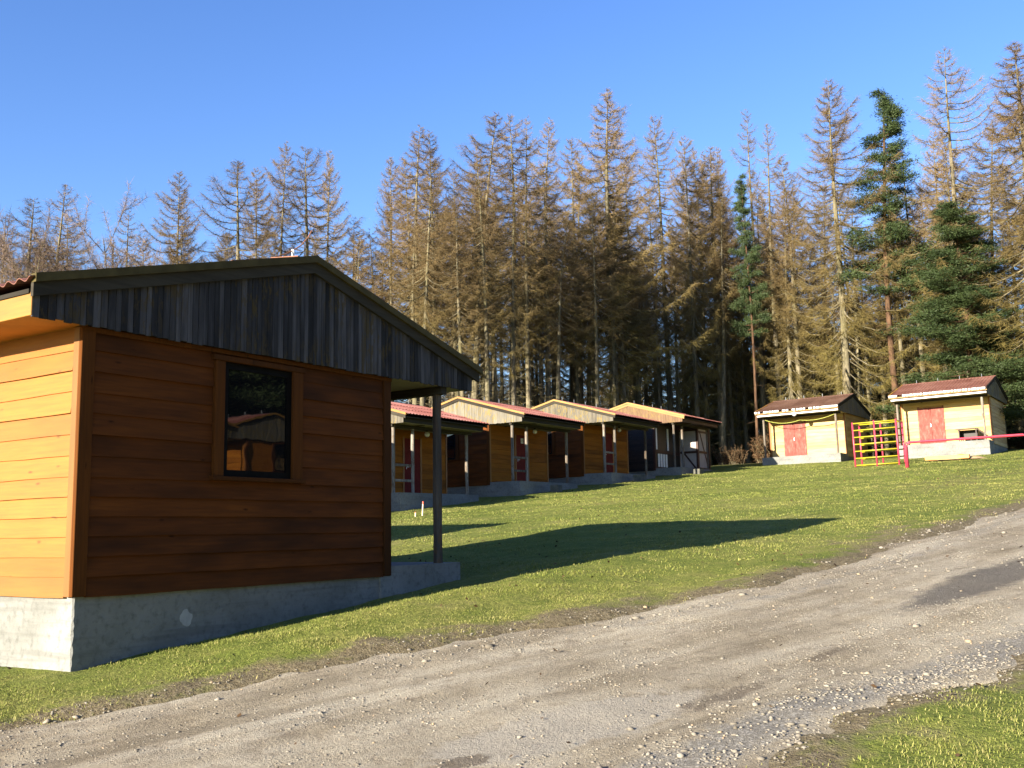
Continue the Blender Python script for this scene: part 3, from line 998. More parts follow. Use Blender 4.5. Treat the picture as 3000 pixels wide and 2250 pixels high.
pb_ = thing('parallel_bars', 'long low pink steel bar with bent ends before the right sunlit cabin', 'parallel bars', (43.9, 10.15, Hs(43.9, 10.15)))
p2 = Vector((1.25, -4.35, .09))
for k, off in enumerate((0.0, .30)):
    a = Vector((off, 0, 0))
    b = p2 + Vector((off, 0, 0))
    pts = [a + Vector((0, 0, -.2)), a + Vector((0, 0, .92)), a + Vector((.01, -.05, 1.0)), a + Vector((.03, -.16, 1.03)), b + Vector((-.03, .16, 1.06)), b + Vector((-.01, .05, 1.03)), b + Vector((0, 0, .95))]
    part('bar', None, lambda: MB().tube(pts, .040, 10), 'pink_paint', pb_, 0, True)
    part('leg', None, lambda: MB().tube([b + Vector((0, 0, .95)), b + Vector((0, 0, -.25))], .040, 10), 'pink_paint' if k == 0 else 'yellow_paint', pb_, 0, True)

sp_ = thing('sandpit', 'bare sand patch with an orange plank edge on the lawn before the right cabin', 'sandpit', (50.6, 9.5, Hs(50.6, 9.5)), R(-8))
def sandfn():
    r = random.Random(3)
    n = 26
    ring = []
    for i in range(n):
        a = 2 * math.pi * i / n
        q = 1 + r.uniform(-.14, .14)
        ring.append((1.1 * q * math.cos(a), 1.35 * q * math.sin(a), -.04))
    top = [(.75 * x, .75 * y, .09 + r.uniform(-.02, .03)) for x, y, z in ring]
    v = ring + top + [(0, 0, .11)]
    f = [(i, (i + 1) % n, n + (i + 1) % n, n + i) for i in range(n)] + [(n + i, n + (i + 1) % n, 2 * n) for i in range(n)]
    return MB().add(v, f)
part('sand', None, sandfn, 'sand', sp_, 0, True)
part('plank', None, lambda: MB().box((-1.0, -.9, -.02), (-.86, 1.05, .15)), 'toy_plank', sp_, .01)
toy = link('sand_toy', MB().tube([(0, -.16, 0), (0, 0, 0), (0, .16, 0)], [.06, .075, .05], 8).mesh('sand_toy', 0, True), 'orange_plastic')
toy.location = (50.9, 9.35, Hs(50.9, 9.35) + .17)
tag(toy, 'small orange plastic toy lying on the sand patch', 'toy')

hut = thing('wooden_hutch', 'low dark brown wooden hutch with sloping roof on the right cabin porch', 'hutch', (56.75, 9.95, 4.07))
hut.rotation_euler.x = R(-1)
part('floor', None, lambda: MB().box((-.30, -.45, .20), (.32, .45, .24)), 'brown_board', hut)
part('back_wall', None, lambda: MB().box((.29, -.45, .24), (.32, .45, .66)), 'dark_plank', hut)
for y in (-.45, .42):
    part('side_wall', None, lambda: MB().box((-.10, y, .24), (.29, y + .03, .66)), 'dark_plank', hut)
part('roof', None, lambda: MB().prism([(-.36, -.42, .66), (.36, -.42, .70), (.36, -.42, .735), (-.36, -.42, .695)], (0, 1.0, 0)), 'brown_board', hut)
part('roof_flap', None, lambda: MB().prism([(-.34, -.42, .66), (-.34, -.82, .30), (-.34, -.82, .335), (-.34, -.42, .695)], (.7, 0, 0)), 'brown_board', hut)
for (x, y) in ((-.27, -.42), (-.27, .40), (.27, -.42), (.27, .40), (-.27, -.15), (-.27, .22)):
    part('leg', None, lambda: MB().box((x, y, .0), (x + .05, y + .05, .66 if x < 0 and abs(y) > .3 else .2)), 'brown_board', hut)

# ------------------------------------------------------------------ trees
class TB:
    """collects tubes (trunk and limbs) and thin twig triangles"""
    def __init__(s):
        s.v, s.f, s.nv = [], [], 0
        s.tv = []
    def tube(s, P, rad, n):
        P = np.asarray(P, float)
        rad = np.asarray(rad, float)
        k = len(P)
        D = np.gradient(P, axis=0)
        D /= np.linalg.norm(D, axis=1, keepdims=True) + 1e-9
        ref = np.where(np.abs(D[:, 2:3]) > .9, np.array([[1., 0, 0]]), np.array([[0, 0, 1.]]))
        A = np.cross(D, ref)
        A /= np.linalg.norm(A, axis=1, keepdims=True) + 1e-9
        B = np.cross(D, A)
        a = 2 * np.pi * np.arange(n) / n
        V = P[:, None, :] + rad[:, None, None] * (A[:, None, :] * np.cos(a)[None, :, None] + B[:, None, :] * np.sin(a)[None, :, None])
        i0 = np.arange((k - 1) * n).reshape(k - 1, n)
        i1 = (i0 // n) * n + (i0 % n + 1) % n
        s.f.append(np.stack([i0, i1, i1 + n, i0 + n], -1).reshape(-1, 4) + s.nv)
        s.v.append(V.reshape(-1, 3))
        s.nv += k * n
    def twigs(s, P, D, L, w, r):
        """one long thin triangle per twig"""
        n = len(P)
        side = np.cross(D, r.normal(size=(n, 3)))
        side /= np.linalg.norm(side, axis=1, keepdims=True) + 1e-9
        w = np.broadcast_to(np.asarray(w, float), (n,))[:, None]
        s.tv.append(np.stack([P - side * w * .5, P + side * w * .5, P + D * L[:, None]], 1).reshape(-1, 3))
    def meshes(s, name, mt, mc):
        a = np_mesh(name + '_trunk', np.concatenate(s.v), np.concatenate(s.f), None, True)
        a.materials.append(M[mt])
        tv = np.concatenate(s.tv)
        b = np_mesh(name + '_crown', tv, np.arange(len(tv)).reshape(-1, 3))
        b.materials.append(M[mc])
        return a, b

def unit(v):
    return v / (np.linalg.norm(v, axis=-1, keepdims=True) + 1e-9)

def larch(seed, h0, width, nb, tpm, droop=.35, dead=40, peak=.30, tw=.0125, wob=.12, crook=0.0):
    """bare winter larch, 20 m tall: h0 = where the live crown starts (0..1)"""
    r = np.random.default_rng(seed)
    b = TB()
    H = 20.0
    zs = np.linspace(-.4, H, 15)
    q = np.clip(zs / H, 0, 1)
    ph = r.uniform(0, 6.28, 2)
    tx = wob * np.sin(q * 5 + ph[0]) * q + crook * q * q
    ty = wob * np.sin(q * 4.2 + ph[1]) * q
    rad = .205 * (1 - q) ** .92 + .006
    rad[0] *= 1.25
    b.tube(np.stack([tx, ty, zs], 1), rad, 8)
    def axis(z):
        return np.array([np.interp(z, zs, tx), np.interp(z, zs, ty), z])
    az = r.uniform(0, 6.28)
    a0, a1 = r.uniform(0, 6.28, 2)
    for i in range(nb):
        u = h0 + (1 - h0) * ((i + r.uniform(0, 1)) / nb) ** .80
        z = u * H
        az += 2.399 + r.normal() * .5
        rel = (u - h0) / (1 - h0)
        prof = (min(1.0, .45 + rel / peak * .55) if rel < peak else ((1 - rel) / (1 - peak)) ** .64)
        L = max(.10, width * prof * r.uniform(.55, 1.15) * (1 + .22 * math.cos(az - a0) + .15 * math.cos(2 * az + u * 9 + a1)))
        if r.uniform() < .06:
            L *= .35
        el = .55 * rel ** 1.4 - .05 - .28 * (1 - rel) + r.normal() * .10
        n = 6
        t = np.linspace(0, 1, n)
        hx = np.array([math.cos(az), math.sin(az), 0])
        sw = np.array([-hx[1], hx[0], 0]) * r.normal() * .10 * L
        sag = -droop * L * (np.sin(t * np.pi * .85)) * (1 - .55 * rel) + .22 * L * t ** 3
        P = axis(z) + hx * (L * t)[:, None] * math.cos(el) + sw * (t ** 2)[:, None]
        P[:, 2] += L * t * math.sin(el) + sag
        br = .004 + .013 * L
        b.tube(P, br * (1 - t) ** .8 + .003, 3)
        # side twigs and hanging sprays
        nt = int(L * tpm * (.95 + .9 * rel) * r.uniform(.7, 1.25)) + 7
        s_ = .10 + .90 * r.uniform(0, 1, nt) ** .75
        base = np.stack([np.interp(s_, t, P[:, k]) for k in range(3)], 1)
        sd = np.sign(r.uniform(-1, 1, nt))[:, None]
        lat = np.array([-hx[1], hx[0], 0]) * sd
        D = unit(lat * r.uniform(.1, 1.0, (nt, 1)) + hx * r.uniform(.1, .9, (nt, 1)) + np.array([0, 0, 1.]) * (r.normal(size=(nt, 1)) * .35 - .55 * (1 - rel) - .05 + .35 * rel))
        Lt = r.uniform(.18, .62, nt) * (1.25 - .55 * s_) * (.30 + .70 * min(1, L / 1.6))
        b.twigs(base, D, Lt, tw, r)
        # second order shoots
        k2 = nt
        pick = r.integers(0, nt, k2)
        b2 = base[pick] + D[pick] * (Lt[pick] * r.uniform(.25, .95, k2))[:, None]
        D2 = unit(D[pick] * .6 + r.normal(size=(k2, 3)) * .55 + np.array([0, 0, -.45 * (1 - rel)]))
        b.twigs(b2, D2, r.uniform(.10, .34, k2) * (.45 + .55 * min(1, L / 1.4)), tw * .8, r)
    for i in range(dead):
        z = H * r.uniform(.06, max(.1, h0))
        a = r.uniform(0, 6.28)
        L = r.uniform(.4, 1.5)
        hx = np.array([math.cos(a), math.sin(a), 0])
        t = np.linspace(0, 1, 4)
        P = axis(z) + hx * (L * t)[:, None]
        P[:, 2] += -.25 * L * t + .1 * L * t ** 2 * r.normal()
        b.tube(P, .014 * (1 - t) + .004, 3)
        nt = int(10 * L) + 2
        s_ = r.uniform(.2, 1, nt)
        base = np.stack([np.interp(s_, t, P[:, k]) for k in range(3)], 1)
        D = unit(hx * .5 + r.normal(size=(nt, 3)) * .6)
        b.twigs(base, D, r.uniform(.1, .4, nt), tw * .8, r)
    return b.meshes('larch', 'bark', 'larch_twig')

def bush(seed, n_stem=7):
    """bare deciduous tree, 10 m tall, many rising stems"""
    r = np.random.default_rng(seed)
    b = TB()
    def grow(p, d, L, rad, lev):
        n = 5
        t = np.linspace(0, 1, n)
        cv = unit(r.normal(size=3)) * .12 * L
        P = p + d * (L * t)[:, None] + cv * (t ** 2)[:, None]
        P[:, 2] += .08 * L * t ** 2
        b.tube(P, rad * (1 - .62 * t), 4 if lev < 2 else 3)
        nt = int(L * (24 if lev else 3) * (1 + lev * .4))
        if nt:
            s_ = r.uniform(.15, 1, nt)
            base = np.stack([np.interp(s_, t, P[:, k]) for k in range(3)], 1)
            D = unit(d * .6 + r.normal(size=(nt, 3)) * .75 + np.array([0, 0, .25]))
            b.twigs(base, D, r.uniform(.12, .45, nt), .010, r)
            D2 = unit(D + r.normal(size=(nt, 3)) * .7)
            b.twigs(base + D * .12, D2, r.uniform(.10, .30, nt), .008, r)
        if lev < 3:
            for k in range(int(r.integers(4, 7))):
                q = r.uniform(.3, 1.0)
                d2 = unit(d + unit(r.normal(size=3)) * .85 + np.array([0, 0, .12]))
                base = np.array([np.interp(q, t, P[:, j]) for j in range(3)])
                grow(base, d2, L * r.uniform(.42, .66), rad * .45, lev + 1)
    for i in range(n_stem):
        a = 6.28 * i / n_stem + r.uniform(-.3, .3)
        d = unit(np.array([math.cos(a) * r.uniform(.08, .38), math.sin(a) * r.uniform(.08, .38), 1.]))
        grow(np.array([math.cos(a) * .25, math.sin(a) * .25, -.2]), d, r.uniform(4.2, 5.6), .085, 0)
    return b.meshes('bare_tree', 'bark', 'bush_twig')

def pine(seed, h0, width, nb, clump=150, flat=.35, needle=.17):
    r = np.random.default_rng(seed)
    b = TB()
    H = 20.0
    zs = np.linspace(-.4, H, 13)
    q = np.clip(zs / H, 0, 1)
    ph = r.uniform(0, 6.28)
    tx = .35 * np.sin(q * 4 + ph) * q
    ty = .25 * np.sin(q * 3 + ph * 2) * q
    b.tube(np.stack([tx, ty, zs], 1), .165 * (1 - q) ** .7 + .012, 8)
    for i in range(nb):
        u = h0 + (1 - h0) * ((i + r.uniform(0, 1)) / nb)
        z = u * H
        a = r.uniform(0, 6.28)
        rel = (u - h0) / (1 - h0)
        L = max(.3, width * (1 - rel) ** .6 * r.uniform(.45, 1.1))
        hx = np.array([math.cos(a), math.sin(a), 0])
        t = np.linspace(0, 1, 5)
        ax = np.array([np.interp(z, zs, tx), np.interp(z, zs, ty), z])
        P = ax + hx * (L * t)[:, None]
        P[:, 2] += L * (.05 + .5 * rel) * t + .12 * L * t ** 2 - flat * .3 * L * t * (1 - rel)
        b.tube(P, (.016 + .014 * L) * (1 - t) + .006, 4)
        for c in range(int(4 + L * 6.0)):
            s_ = r.uniform(.35, 1.0)
            base = np.array([np.interp(s_, t, P[:, k]) for k in range(3)]) + r.normal(size=3) * np.array([.26, .26, .10]) * (.4 + L * .40)
            n = int(clump * .42 * r.uniform(.6, 1.2))
            off = r.normal(size=(n, 3)) * np.array([.20, .20, .07]) * (.7 + .25 * L)
            D = unit(r.normal(size=(n, 3)) * np.array([1, 1, .7]) + hx * .5 + np.array([0, 0, .35]))
            b.twigs(base + off, D, r.uniform(.6, 1.2, n) * needle, .040, r)
    for i in range(22):
        z = H * r.uniform(.10, max(.12, h0))
        a = r.uniform(0, 6.28)
        L = r.uniform(.3, 1.1)
        hx = np.array([math.cos(a), math.sin(a), -.15])
        t = np.linspace(0, 1, 3)
        b.tube(np.array([np.interp(z, zs, tx), np.interp(z, zs, ty), z]) + hx * (L * t)[:, None], .013 * (1 - t) + .004, 3)
    return b.meshes('pine', 'pine_bark', 'pine_needle')

KIND = {
    'edge': [larch(11, .10, 3.3, 190, 66, .34, 14), larch(12, .14, 3.0, 180, 66, .38, 14), larch(13, .18, 3.1, 170, 64, .36, 20, crook=.4)],
    'forest': [larch(21, .40, 2.6, 112, 60, .30, 60), larch(22, .46, 2.4, 108, 60, .34, 60, crook=.6), larch(23, .34, 2.7, 120, 56, .30, 54, crook=-.7),
               larch(24, .52, 2.3, 95, 58, .32, 70), larch(25, .44, 2.5, 105, 60, .36, 66, crook=.9, wob=.25)],
    'thin': [larch(31, .34, 2.2, 95, 40, .26, 40), larch(32, .40, 2.1, 85, 42, .28, 40, crook=.4)],
    'open': [larch(41, .22, 3.5, 100, 46, .36, 30), larch(42, .26, 3.4, 90, 44, .38, 30)],
    'pine': [pine(51, .36, 2.4, 56, 230), pine(52, .44, 2.2, 50, 230)],
    'pinew': [pine(61, .06, 3.9, 110, 250, .7)],
    'bush': [bush(71), bush(72, 6)],
}
TREE_N = {'edge': 'larch_tree', 'forest': 'larch_tree', 'thin': 'larch_tree', 'open': 'larch_tree', 'pine': 'pine_tree', 'pinew': 'pine_tree', 'bush': 'bare_tree'}
_tk = [0]
def tree(kind, x, y, h, w, label, group=None, lean=0.0, leandir=0.0, var=None, z=None):
    _tk[0] += 1
    k = _tk[0]
    rr = random.Random(k * 7919)
    a, b = KIND[kind][(k if var is None else var) % len(KIND[kind])]
    base = 10.0 if kind == 'bush' else 20.0
    t_ = thing(TREE_N[kind], label, 'tree', (x, y, (float(plane_z(x, y)) if z is None else z) - .05), rr.uniform(0, 6.28), group)
    t_.scale = (w, w, h / base)
    t_.rotation_euler = (lean * math.cos(leandir), lean * math.sin(leandir), t_.rotation_euler.z)
    link('trunk', a, None, t_)
    link('crown', b, None, t_)
    return t_

TREES = [
    ('thin', 26.1, 46.0, 14.4, 1.0, 'faint bare larch at the far left edge behind the cabin roof'),
    ('thin', 25.9, 44.0, 15.0, 1.15, 'tall faint bare larch left of the bushy bare trees'),
    ('edge', 35.9, 46.0, 18.5, 0.85, 'lone pointed larch right of the bushy bare trees'),
    ('open', 37.5, 43.0, 19.0, 1.2, 'open larch with long upswept branches above the near roof, left of a denser one'),
    ('edge', 42.5, 47.0, 20.3, 0.75, 'denser slim larch just right of the open upswept one'),
    ('open', 41.8, 42.0, 20.5, 1.15, 'dark open larch rising behind the near ridge'),
    ('edge', 45.7, 44.0, 21.4, 0.72, 'slim dense tan larch just right of the near ridge'),
    ('edge', 46.6, 40.0, 20.3, 0.8, 'tan larch at the left end of the dense larch stand'),
    ('forest', 44.2, 36.0, 20.5, 1.0, 'tall larch of the dense stand with dark straight trunk, left part'),
    ('forest', 44.6, 35.0, 20.5, 0.8, 'slender larch with pale bent trunk in the left part of the stand'),
    ('forest', 46.6, 34.0, 21.5, 1.1, 'leaning larch above the near cabin eave'),
    ('forest', 49.1, 33.0, 22.1, 1.15, 'leaning larch with long bare trunk right of the near eave'),
    ('thin', 49.6, 32.0, 21.6, 0.8, 'thin straight larch with pale trunk, third right of the near eave'),
    ('forest', 54.8, 34.0, 23.2, 0.9, 'larch left of the tallest broad one'),
    ('forest', 60.7, 35.0, 23.5, 1.0, 'lower larch close against the left side of the tallest broad one'),
    ('edge', 58.0, 31.0, 25.5, 1.5, 'tallest broad tan larch with branches down to the cabin roofs'),
    ('forest', 70.9, 33.0, 28.0, 1.15, 'pointed larch right of the tallest broad one'),
    ('forest', 70.0, 28.7, 24.0, 1.25, 'round topped brown larch left of the green pines'),
    ('thin', 74.0, 27.0, 28.1, 1.0, 'faint thin larch top behind the pines'),
    ('thin', 72.0, 25.0, 25.5, 1.0, 'faint thin larch just right of the faintest top'),
    ('edge', 66.0, 18.6, 25.2, 1.35, 'tall larch with pale trunk behind the left sunlit cabin'),
    ('open', 66.5, 11.3, 25.2, 1.3, 'very tall open larch between the green pines on the right'),
    ('edge', 64.0, 7.5, 23.6, 1.6, 'very tall dense larch at the right edge of the picture'),
    ('forest', 70.0, 22.8, 22.2, 1.0, 'larch half hidden left of the tall pale trunked one'),
    ('forest', 70.0, 14.7, 20.7, 1.0, 'larch between the upper pine and the very tall open larch'),
    ('forest', 71.0, 10.5, 21.6, 1.0, 'larch behind and right of the very tall open larch'),
    ('pine', 66.5, 15.6, 23.5, 1.3, 'tall green pine with bushy top right of the tall pale trunked larch'),
    ('pinew', 64.5, 11.0, 14.8, 1.25, 'spreading green pine behind the right sunlit cabin'),
    ('pine', 67.0, 25.0, 20.1, .65, 'green pine among the trunks right of the half-timbered cabin'),
    ('bush', 26.8, 42.0, 14.1, 1.25, 'bushy bare deciduous tree at the left above the roof'),
    ('bush', 27.2, 40.0, 13.3, 1.2, 'bushy bare deciduous tree, middle of three behind the near roof'),
    ('bush', 30.5, 42.0, 13.7, 1.2, 'bushy bare deciduous tree nearest the lone pointed larch'),
]
for i, (kd, x, y, h, w, lb) in enumerate(TREES):
    lean, ld = {'leaning larch': (.05, 1.9)}.get(lb[:13], (random.uniform(0, .02), random.uniform(0, 6.28)))
    tree(kd, x, y, h, w * (1.12 if kd in ('edge', 'forest', 'thin', 'open') else 1.0), lb, 'forest behind the cabins', lean, ld)
# the rest of the belt: rows of lower trees that fill the stand between the named ones
fr = random.Random(42)
def fill(n, xr, yr, hr, kinds, label, wr=(.8, 1.15)):
    pts = []
    for i in range(n):
        for _ in range(30):
            x, y = fr.uniform(*xr), fr.uniform(*yr)
            if all((x - a) ** 2 + (y - b) ** 2 > 1.8 ** 2 for a, b in pts + [(65.0, 11.0), (65.5, 12.0)]):
                break
        pts.append((x, y))
        tree(fr.choice(kinds), x, y, fr.uniform(*hr), fr.uniform(*wr), label, 'forest behind the cabins', fr.uniform(0, .035), fr.uniform(0, 6.28))
fill(60, (40, 68), (30.5, 45), (14, 21.5), ['forest', 'forest', 'forest', 'thin'], 'bare brown larch in the thick of the stand behind the cabin row')
fill(36, (66, 90), (29, 45), (17, 27), ['forest', 'forest', 'forest', 'edge'], 'bare brown larch in the stand behind the half-timbered cabin')
fill(48, (68, 86), (5, 30), (15, 23), ['forest', 'edge', 'forest', 'thin'], 'bare brown larch in the stand behind the sunlit cabins')
fill(30, (27, 52), (44, 60), (11, 17), ['forest', 'edge', 'edge', 'thin'], 'bare tree of the low wood behind the near cabin roof', (.8, 1.2))
fill(40, (44, 100), (46, 60), (8, 13), ['edge', 'edge', 'edge'], 'young low larch thicket tree behind the tall stand', (1.0, 1.5))
fill(32, (88, 104), (5, 45), (11, 16), ['edge', 'pinew'], 'young low tree of the thicket behind the sunlit cabins', (1.0, 1.4))
# woods across the road: mirrored in the near window, wider rows added against skylight
fill(12, (34, 62), (-40, -27), (22, 28), ['pinew'], 'dense green tree of the wood across the road mirrored in the near window', (1.6, 2.0))
fill(24, (-30, 72), (-44, -24), (21, 29), ['pinew', 'pinew', 'pinew', 'pine'], 'unseen tree of the wood across the road, added to screen off skylight', (1.2, 1.8))

# low brown shrubs along the forest edge
def shrub(x, y, h, label, leafy):
    key = ('shrub', leafy)
    if key not in CACHE:
        r = np.random.default_rng(5 + leafy)
        b = TB()
        for i in range(46):
            a = r.uniform(0, 6.28)
            d = unit(np.array([math.cos(a) * r.uniform(.1, .9), math.sin(a) * r.uniform(.1, .9), 1.]))
            L = r.uniform(.6, 1.1)
            t = np.linspace(0, 1, 4)
            P = np.array([r.normal() * .15, r.normal() * .15, -.1]) + d * (L * t)[:, None]
            b.tube(P, .010 * (1 - t) + .003, 3)
            n = 34
            s_ = r.uniform(.25, 1, n)
            base = np.stack([np.interp(s_, t, P[:, k]) for k in range(3)], 1)
            b.twigs(base, unit(d * .4 + r.normal(size=(n, 3)) * .7), r.uniform(.08, .28, n) * (.6 if leafy else 1), .035 if leafy else .012, r)
        CACHE[key] = b.meshes('shrub', 'bark', 'dry_leaf' if leafy else 'bush_twig')
    a, b = CACHE[key]
    t_ = thing('shrub', label, 'shrub', (x, y, float(plane_z(x, y))), fr.uniform(0, 6.28), 'shrubs along the forest edge')
    t_.scale = (h, h, h)
    link('stems', a, None, t_)
    link('leaves' if leafy else 'twigs', b, None, t_)
for i in range(26):
    x = fr.uniform(36, 64)
    shrub(x, fr.uniform(29.8, 33), fr.uniform(.9, 2.0), 'low bare shrub under the larches behind the cabin row', 0)
for i in range(16):
    shrub(fr.uniform(63.5, 69), fr.uniform(5, 28), fr.uniform(.9, 2.2), 'low shrub at the forest edge beside the sunlit cabins', fr.choice((0, 1)))
shrub(63.2, 25.0, 1.3, 'brown leafy shrub between the half-timbered cabin and the left sunlit cabin', 1)
shrub(57.0, 25.9, 1.6, 'low bare shrub beside the half-timbered cabin corner', 0)

# ------------------------------------------------------------------ grass
def in_view(x, y, mx=.06):
    cx = x * .55750191 - y * .82998272
    cz = x * .82323726 + y * .54993256
    q = cx / np.maximum(cz, .1) * 36.43 / 36
    return (cz > 2.5) & (np.abs(q) < .5 + mx)
def cabin_free(x, y):
    ok = np.ones(len(x), bool)
    for (x0, x1, y0, y1) in ((5.5, 9.8, 8.35, 12.9), (9.5, 11.25, 8.33, 12.9), (18, 54, 22.3, 29), (57.1, 63, 8.8, 21.2), (5, 11.4, 16.3, 21.2)):
        ok &= ~((x > x0) & (x < x1) & (y > y0) & (y < y1))
    return ok
gr = np.random.default_rng(3)
BV, BT = [], []
def blades(n, xr, yr, hgt, wid, lo, hi):
    x = gr.uniform(*xr, n)
    y = gr.uniform(*yr, n)
    dd = np.hypot(x, y)
    rd = road_dist(x, y)
    pn = vnoise(x * 1.7, y * 1.7, 31)
    pn2 = vnoise(x * .5, y * .5, 32)
    keep = in_view(x, y) & cabin_free(x, y) & (dd > lo) & (dd < hi)
    cover = sstep(-.15, 1.15, rd + .9 * (vnoise(x * 1.6, y * 1.6, 33) - .5) + .4 * (vnoise(x * 5, y * 5, 34) - .5)) * (.40 + .60 * sstep(.25, .6, pn)) * (.45 + .55 * sstep(.22, .45, vnoise(x * 4.3, y * 4.3, 37)))
    cover *= 1 - .75 * np.exp(-(((x - 16.5) / 5) ** 2 + ((y - 4.3) / .9) ** 2))
    keep &= gr.uniform(0, 1, n) < cover
    x, y, pn, pn2, rd = x[keep], y[keep], pn[keep], pn2[keep], rd[keep]
    m = len(x)
    pn3 = vnoise(x * 3.6, y * 3.6, 35) * .6 + vnoise(x * 8.5, y * 8.5, 36) * .4
    z = ground_z(x, y) - .004
    a = gr.uniform(0, 6.28, m)
    ln = gr.uniform(.1, 1.1, m)
    ln = ln * 1.25
    D = unit(np.stack([np.cos(a) * ln, np.sin(a) * ln, np.ones(m)], 1))
    hh = hgt * gr.uniform(.35, 1.35, m) * (.15 + .45 * pn + 1.15 * pn3 ** 1.5)
    sd = np.stack([-np.sin(a + gr.normal(size=m)), np.cos(a), np.zeros(m)], 1) * (wid * gr.uniform(.6, 1.3, m) * .5)[:, None]
    P = np.stack([x, y, z], 1)
    mid = P + D * (hh * .55)[:, None]
    tip = P + D * hh[:, None] + np.stack([np.cos(a), np.sin(a), -.5 * np.ones(m)], 1) * (hh * .35 * ln)[:, None]
    BV.append(np.stack([P - sd, P + sd, mid + sd * .7, tip, mid - sd * .7], 1).reshape(-1, 3))
    tint = np.clip(.22 + .26 * gr.uniform(0, 1, m) + .50 * (pn2 - .45) + .55 * (pn3 - .5) + .40 * np.exp(-rd / 1.0) * gr.uniform(0, 1, m), 0, 1)
    dry = gr.uniform(0, 1, m) < .05 + .12 * pn2 + .22 * np.exp(-rd / 2.6) * sstep(.4, .7, vnoise(x * 2.2, y * 2.2, 38)) + .42 * np.exp(-rd / 1.2) + .35 * np.clip(pn3 - .52, 0, 1)
    tint = np.where(dry, gr.uniform(.64, .88, m), tint)
    BT.append(np.repeat(tint, 5))
blades(640000, (3.5, 13), (-1, 9.2), .027, .0048, 2.5, 12.5)
blades(330000, (8, 24), (0, 17), .030, .0095, 12.5, 21)
blades(220000, (14, 40), (0, 24), .036, .016, 21, 36)
blades(110000, (28, 62), (0, 29), .040, .026, 36, 62)
BV = np.concatenate(BV)
nb = len(BV) // 5
i5 = np.arange(nb)[:, None] * 5
FB = np.concatenate([i5 + np.array([[0, 1, 2]]), i5 + np.array([[0, 2, 4]]), i5 + np.array([[4, 2, 3]])])
grass = link('grass', np_mesh('grass', BV, FB, {'tint': np.concatenate(BT)}), 'grass_blade')
structure(grass, 'stuff')
grass['label'] = 'short winter grass, green with straw coloured blades'

# ------------------------------------------------------------------ gravel
bmi = bmesh.new()
bmesh.ops.create_icosphere(bmi, subdivisions=1, radius=1.0)
ICO_V = np.array([v.co[:] for v in bmi.verts])
ICO_F = np.array([[v.index for v in f.verts] for f in bmi.faces])
bmi.free()
SV, SF, ST, off = [], [], [], 0
def stones(n, xr, size, pick, lo, hi):
    global off
    x = gr.uniform(*xr, n)
    v = gr.uniform(-.06, 1.05, n)
    y = road_lo(x) + (road_up(x) - road_lo(x)) * v
    dd = np.hypot(x, y)
    dl_ = y - road_lo(x)
    du_ = road_up(x) - y
    wgt = {'strip': np.exp(-((dl_ - .28) / .30) ** 2), 'upper': np.exp(-((du_ - .40) / .22) ** 2) * (.35 + .65 * sstep(5, 9, x)),
           'all': .25 + .75 * sstep(.45, .7, vnoise(x * .9, y * 1.6, 41)), 'verge': np.exp(-((du_ + .05) / .2) ** 2)}[pick]
    wgt = wgt * (.35 + .65 * sstep(.3, .6, vnoise(x * 2.1, y * 2.1, 42)))
    keep = in_view(x, y) & (dd > lo) & (dd < hi) & (gr.uniform(0, 1, n) < wgt)
    x, y = x[keep], y[keep]
    m = len(x)
    r_ = size * gr.lognormal(0, .38, m)
    z = np.maximum(road_z(x, y), ground_z(x, y)) + r_ * .15
    sc = np.stack([r_ * gr.uniform(.7, 1.3, m), r_ * gr.uniform(.7, 1.3, m), r_ * gr.uniform(.4, .8, m)], 1)
    a = gr.uniform(0, 6.28, m)
    V = ICO_V[None] * (1 + .22 * gr.normal(size=(m, len(ICO_V), 1))) * sc[:, None, :]
    ca, sa = np.cos(a)[:, None], np.sin(a)[:, None]
    V = np.stack([V[..., 0] * ca - V[..., 1] * sa, V[..., 0] * sa + V[..., 1] * ca, V[..., 2]], -1) + np.stack([x, y, z], 1)[:, None, :]
    SV.append(V.reshape(-1, 3))
    SF.append((ICO_F[None] + (np.arange(m) * len(ICO_V))[:, None, None] + off).reshape(-1, 3))
    ST.append(np.repeat(np.clip(gr.normal(.5, .2, m) + (gr.uniform(0, 1, m) < .04) * .5, 0, 1), len(ICO_V)))
    off += m * len(ICO_V)
stones(26000, (3.5, 13), .0055, 'all', 2.5, 11)
stones(42000, (3.5, 14), .0080, 'strip', 2.5, 14)
stones(6000, (3.5, 16), .010, 'upper', 2.5, 17)
stones(2000, (3.5, 12), .009, 'verge', 2.5, 12)
stones(5000, (9, 30), .012, 'all', 11, 26)
stones(500, (3.5, 12), .015, 'strip', 2.5, 13)
gravel_o = link('gravel', np_mesh('gravel', np.concatenate(SV), np.concatenate(SF), {'tint': np.concatenate(ST)}), 'stone')
structure(gravel_o, 'stuff')
gravel_o['label'] = 'loose grey gravel strewn over the dirt road'

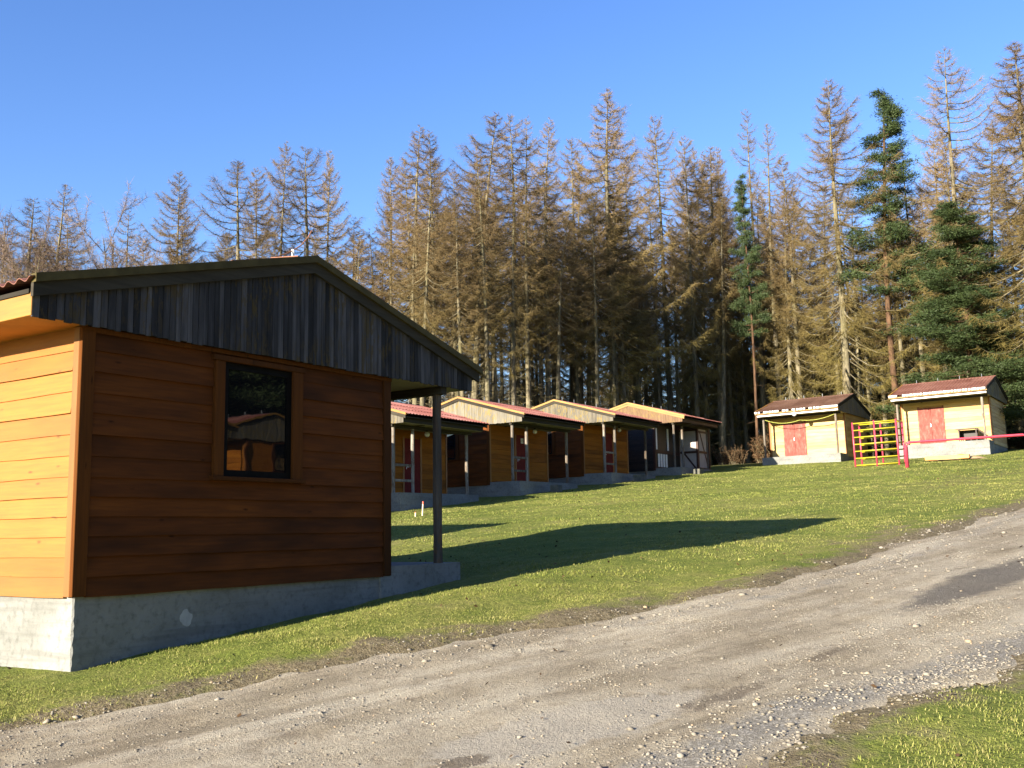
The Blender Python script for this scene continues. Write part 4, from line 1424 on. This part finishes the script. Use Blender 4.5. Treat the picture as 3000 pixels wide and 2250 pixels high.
# larger stones that lie singly
sr = random.Random(17)
for i, (x, y, s_) in enumerate([(4.42, 6.93, .045), (4.58, 6.83, .04), (5.35, 2.75, .030), (5.6, 2.55, .03), (6.3, 2.45, .035), (6.0, 3.0, .03), (7.35, 2.2, .03),
                                (5.2, 2.45, .035), (6.6, 5.55, .04), (6.8, 5.45, .05), (8.6, 4.75, .04), (9.9, 4.3, .05), (10.6, 4.2, .05), (5.25, 3.5, .025), (5.7, 3.0, .03), (7.6, 3.2, .03)]):
    s_ *= .72
    V = ICO_V * (1 + .24 * gr.normal(size=(len(ICO_V), 1))) * np.array([s_, s_ * sr.uniform(.6, 1.1), s_ * .55])
    tn = [.55, .75, .35][i % 3] if i > 1 else .9
    o = link('stone', np_mesh('stone', V, ICO_F, {'tint': np.full(len(V), tn)}, False), 'stone')
    o.location = (x, y, max(Hs(x, y), float(road_z(np.array([x]), np.array([y]))[0])) + s_ * .2)
    o.rotation_euler.z = sr.uniform(0, 6)
    lab = ['pale round stone at the grass edge at lower left', 'pale round stone right beside another at the grass edge, lower left'][i] if i < 2 else 'loose fist-sized grey stone lying on the gravel road'
    tag(o, lab, 'stone', 'loose stones on the road')

# fallen leaves and twigs blown over the lawn
n = 3000
lx = gr.uniform(4, 40, n)
ly = gr.uniform(0, 24, n)
ok = in_view(lx, ly) & cabin_free(lx, ly) & (gr.uniform(0, 1, n) < .25 + .75 * sstep(.5, .75, vnoise(lx * .6, ly * .6, 51)))
lx, ly = lx[ok], ly[ok]
m = len(lx)
lz = np.maximum(ground_z(lx, ly), road_z(lx, ly) * (road_dist(lx, ly) < 0) - 99 * (road_dist(lx, ly) >= 0)) + gr.uniform(.006, .03, m)
a = gr.uniform(0, 6.28, m)
sz = gr.uniform(.010, .022, m) * (1 + np.hypot(lx, ly) / 40)
P = np.stack([lx, ly, lz], 1)
U = np.stack([np.cos(a), np.sin(a), gr.normal(size=m) * .4], 1) * sz[:, None]
V_ = np.stack([-np.sin(a), np.cos(a), gr.normal(size=m) * .4], 1) * (sz * gr.uniform(.4, .8, m))[:, None]
LV = np.stack([P - U, P - V_, P + U, P + V_], 1).reshape(-1, 3)
leaves = link('fallen_leaves', np_mesh('fallen_leaves', LV, np.arange(m * 4).reshape(-1, 4)), 'dry_leaf')
structure(leaves, 'stuff')
leaves['label'] = 'dry brown leaves scattered over the lawn'
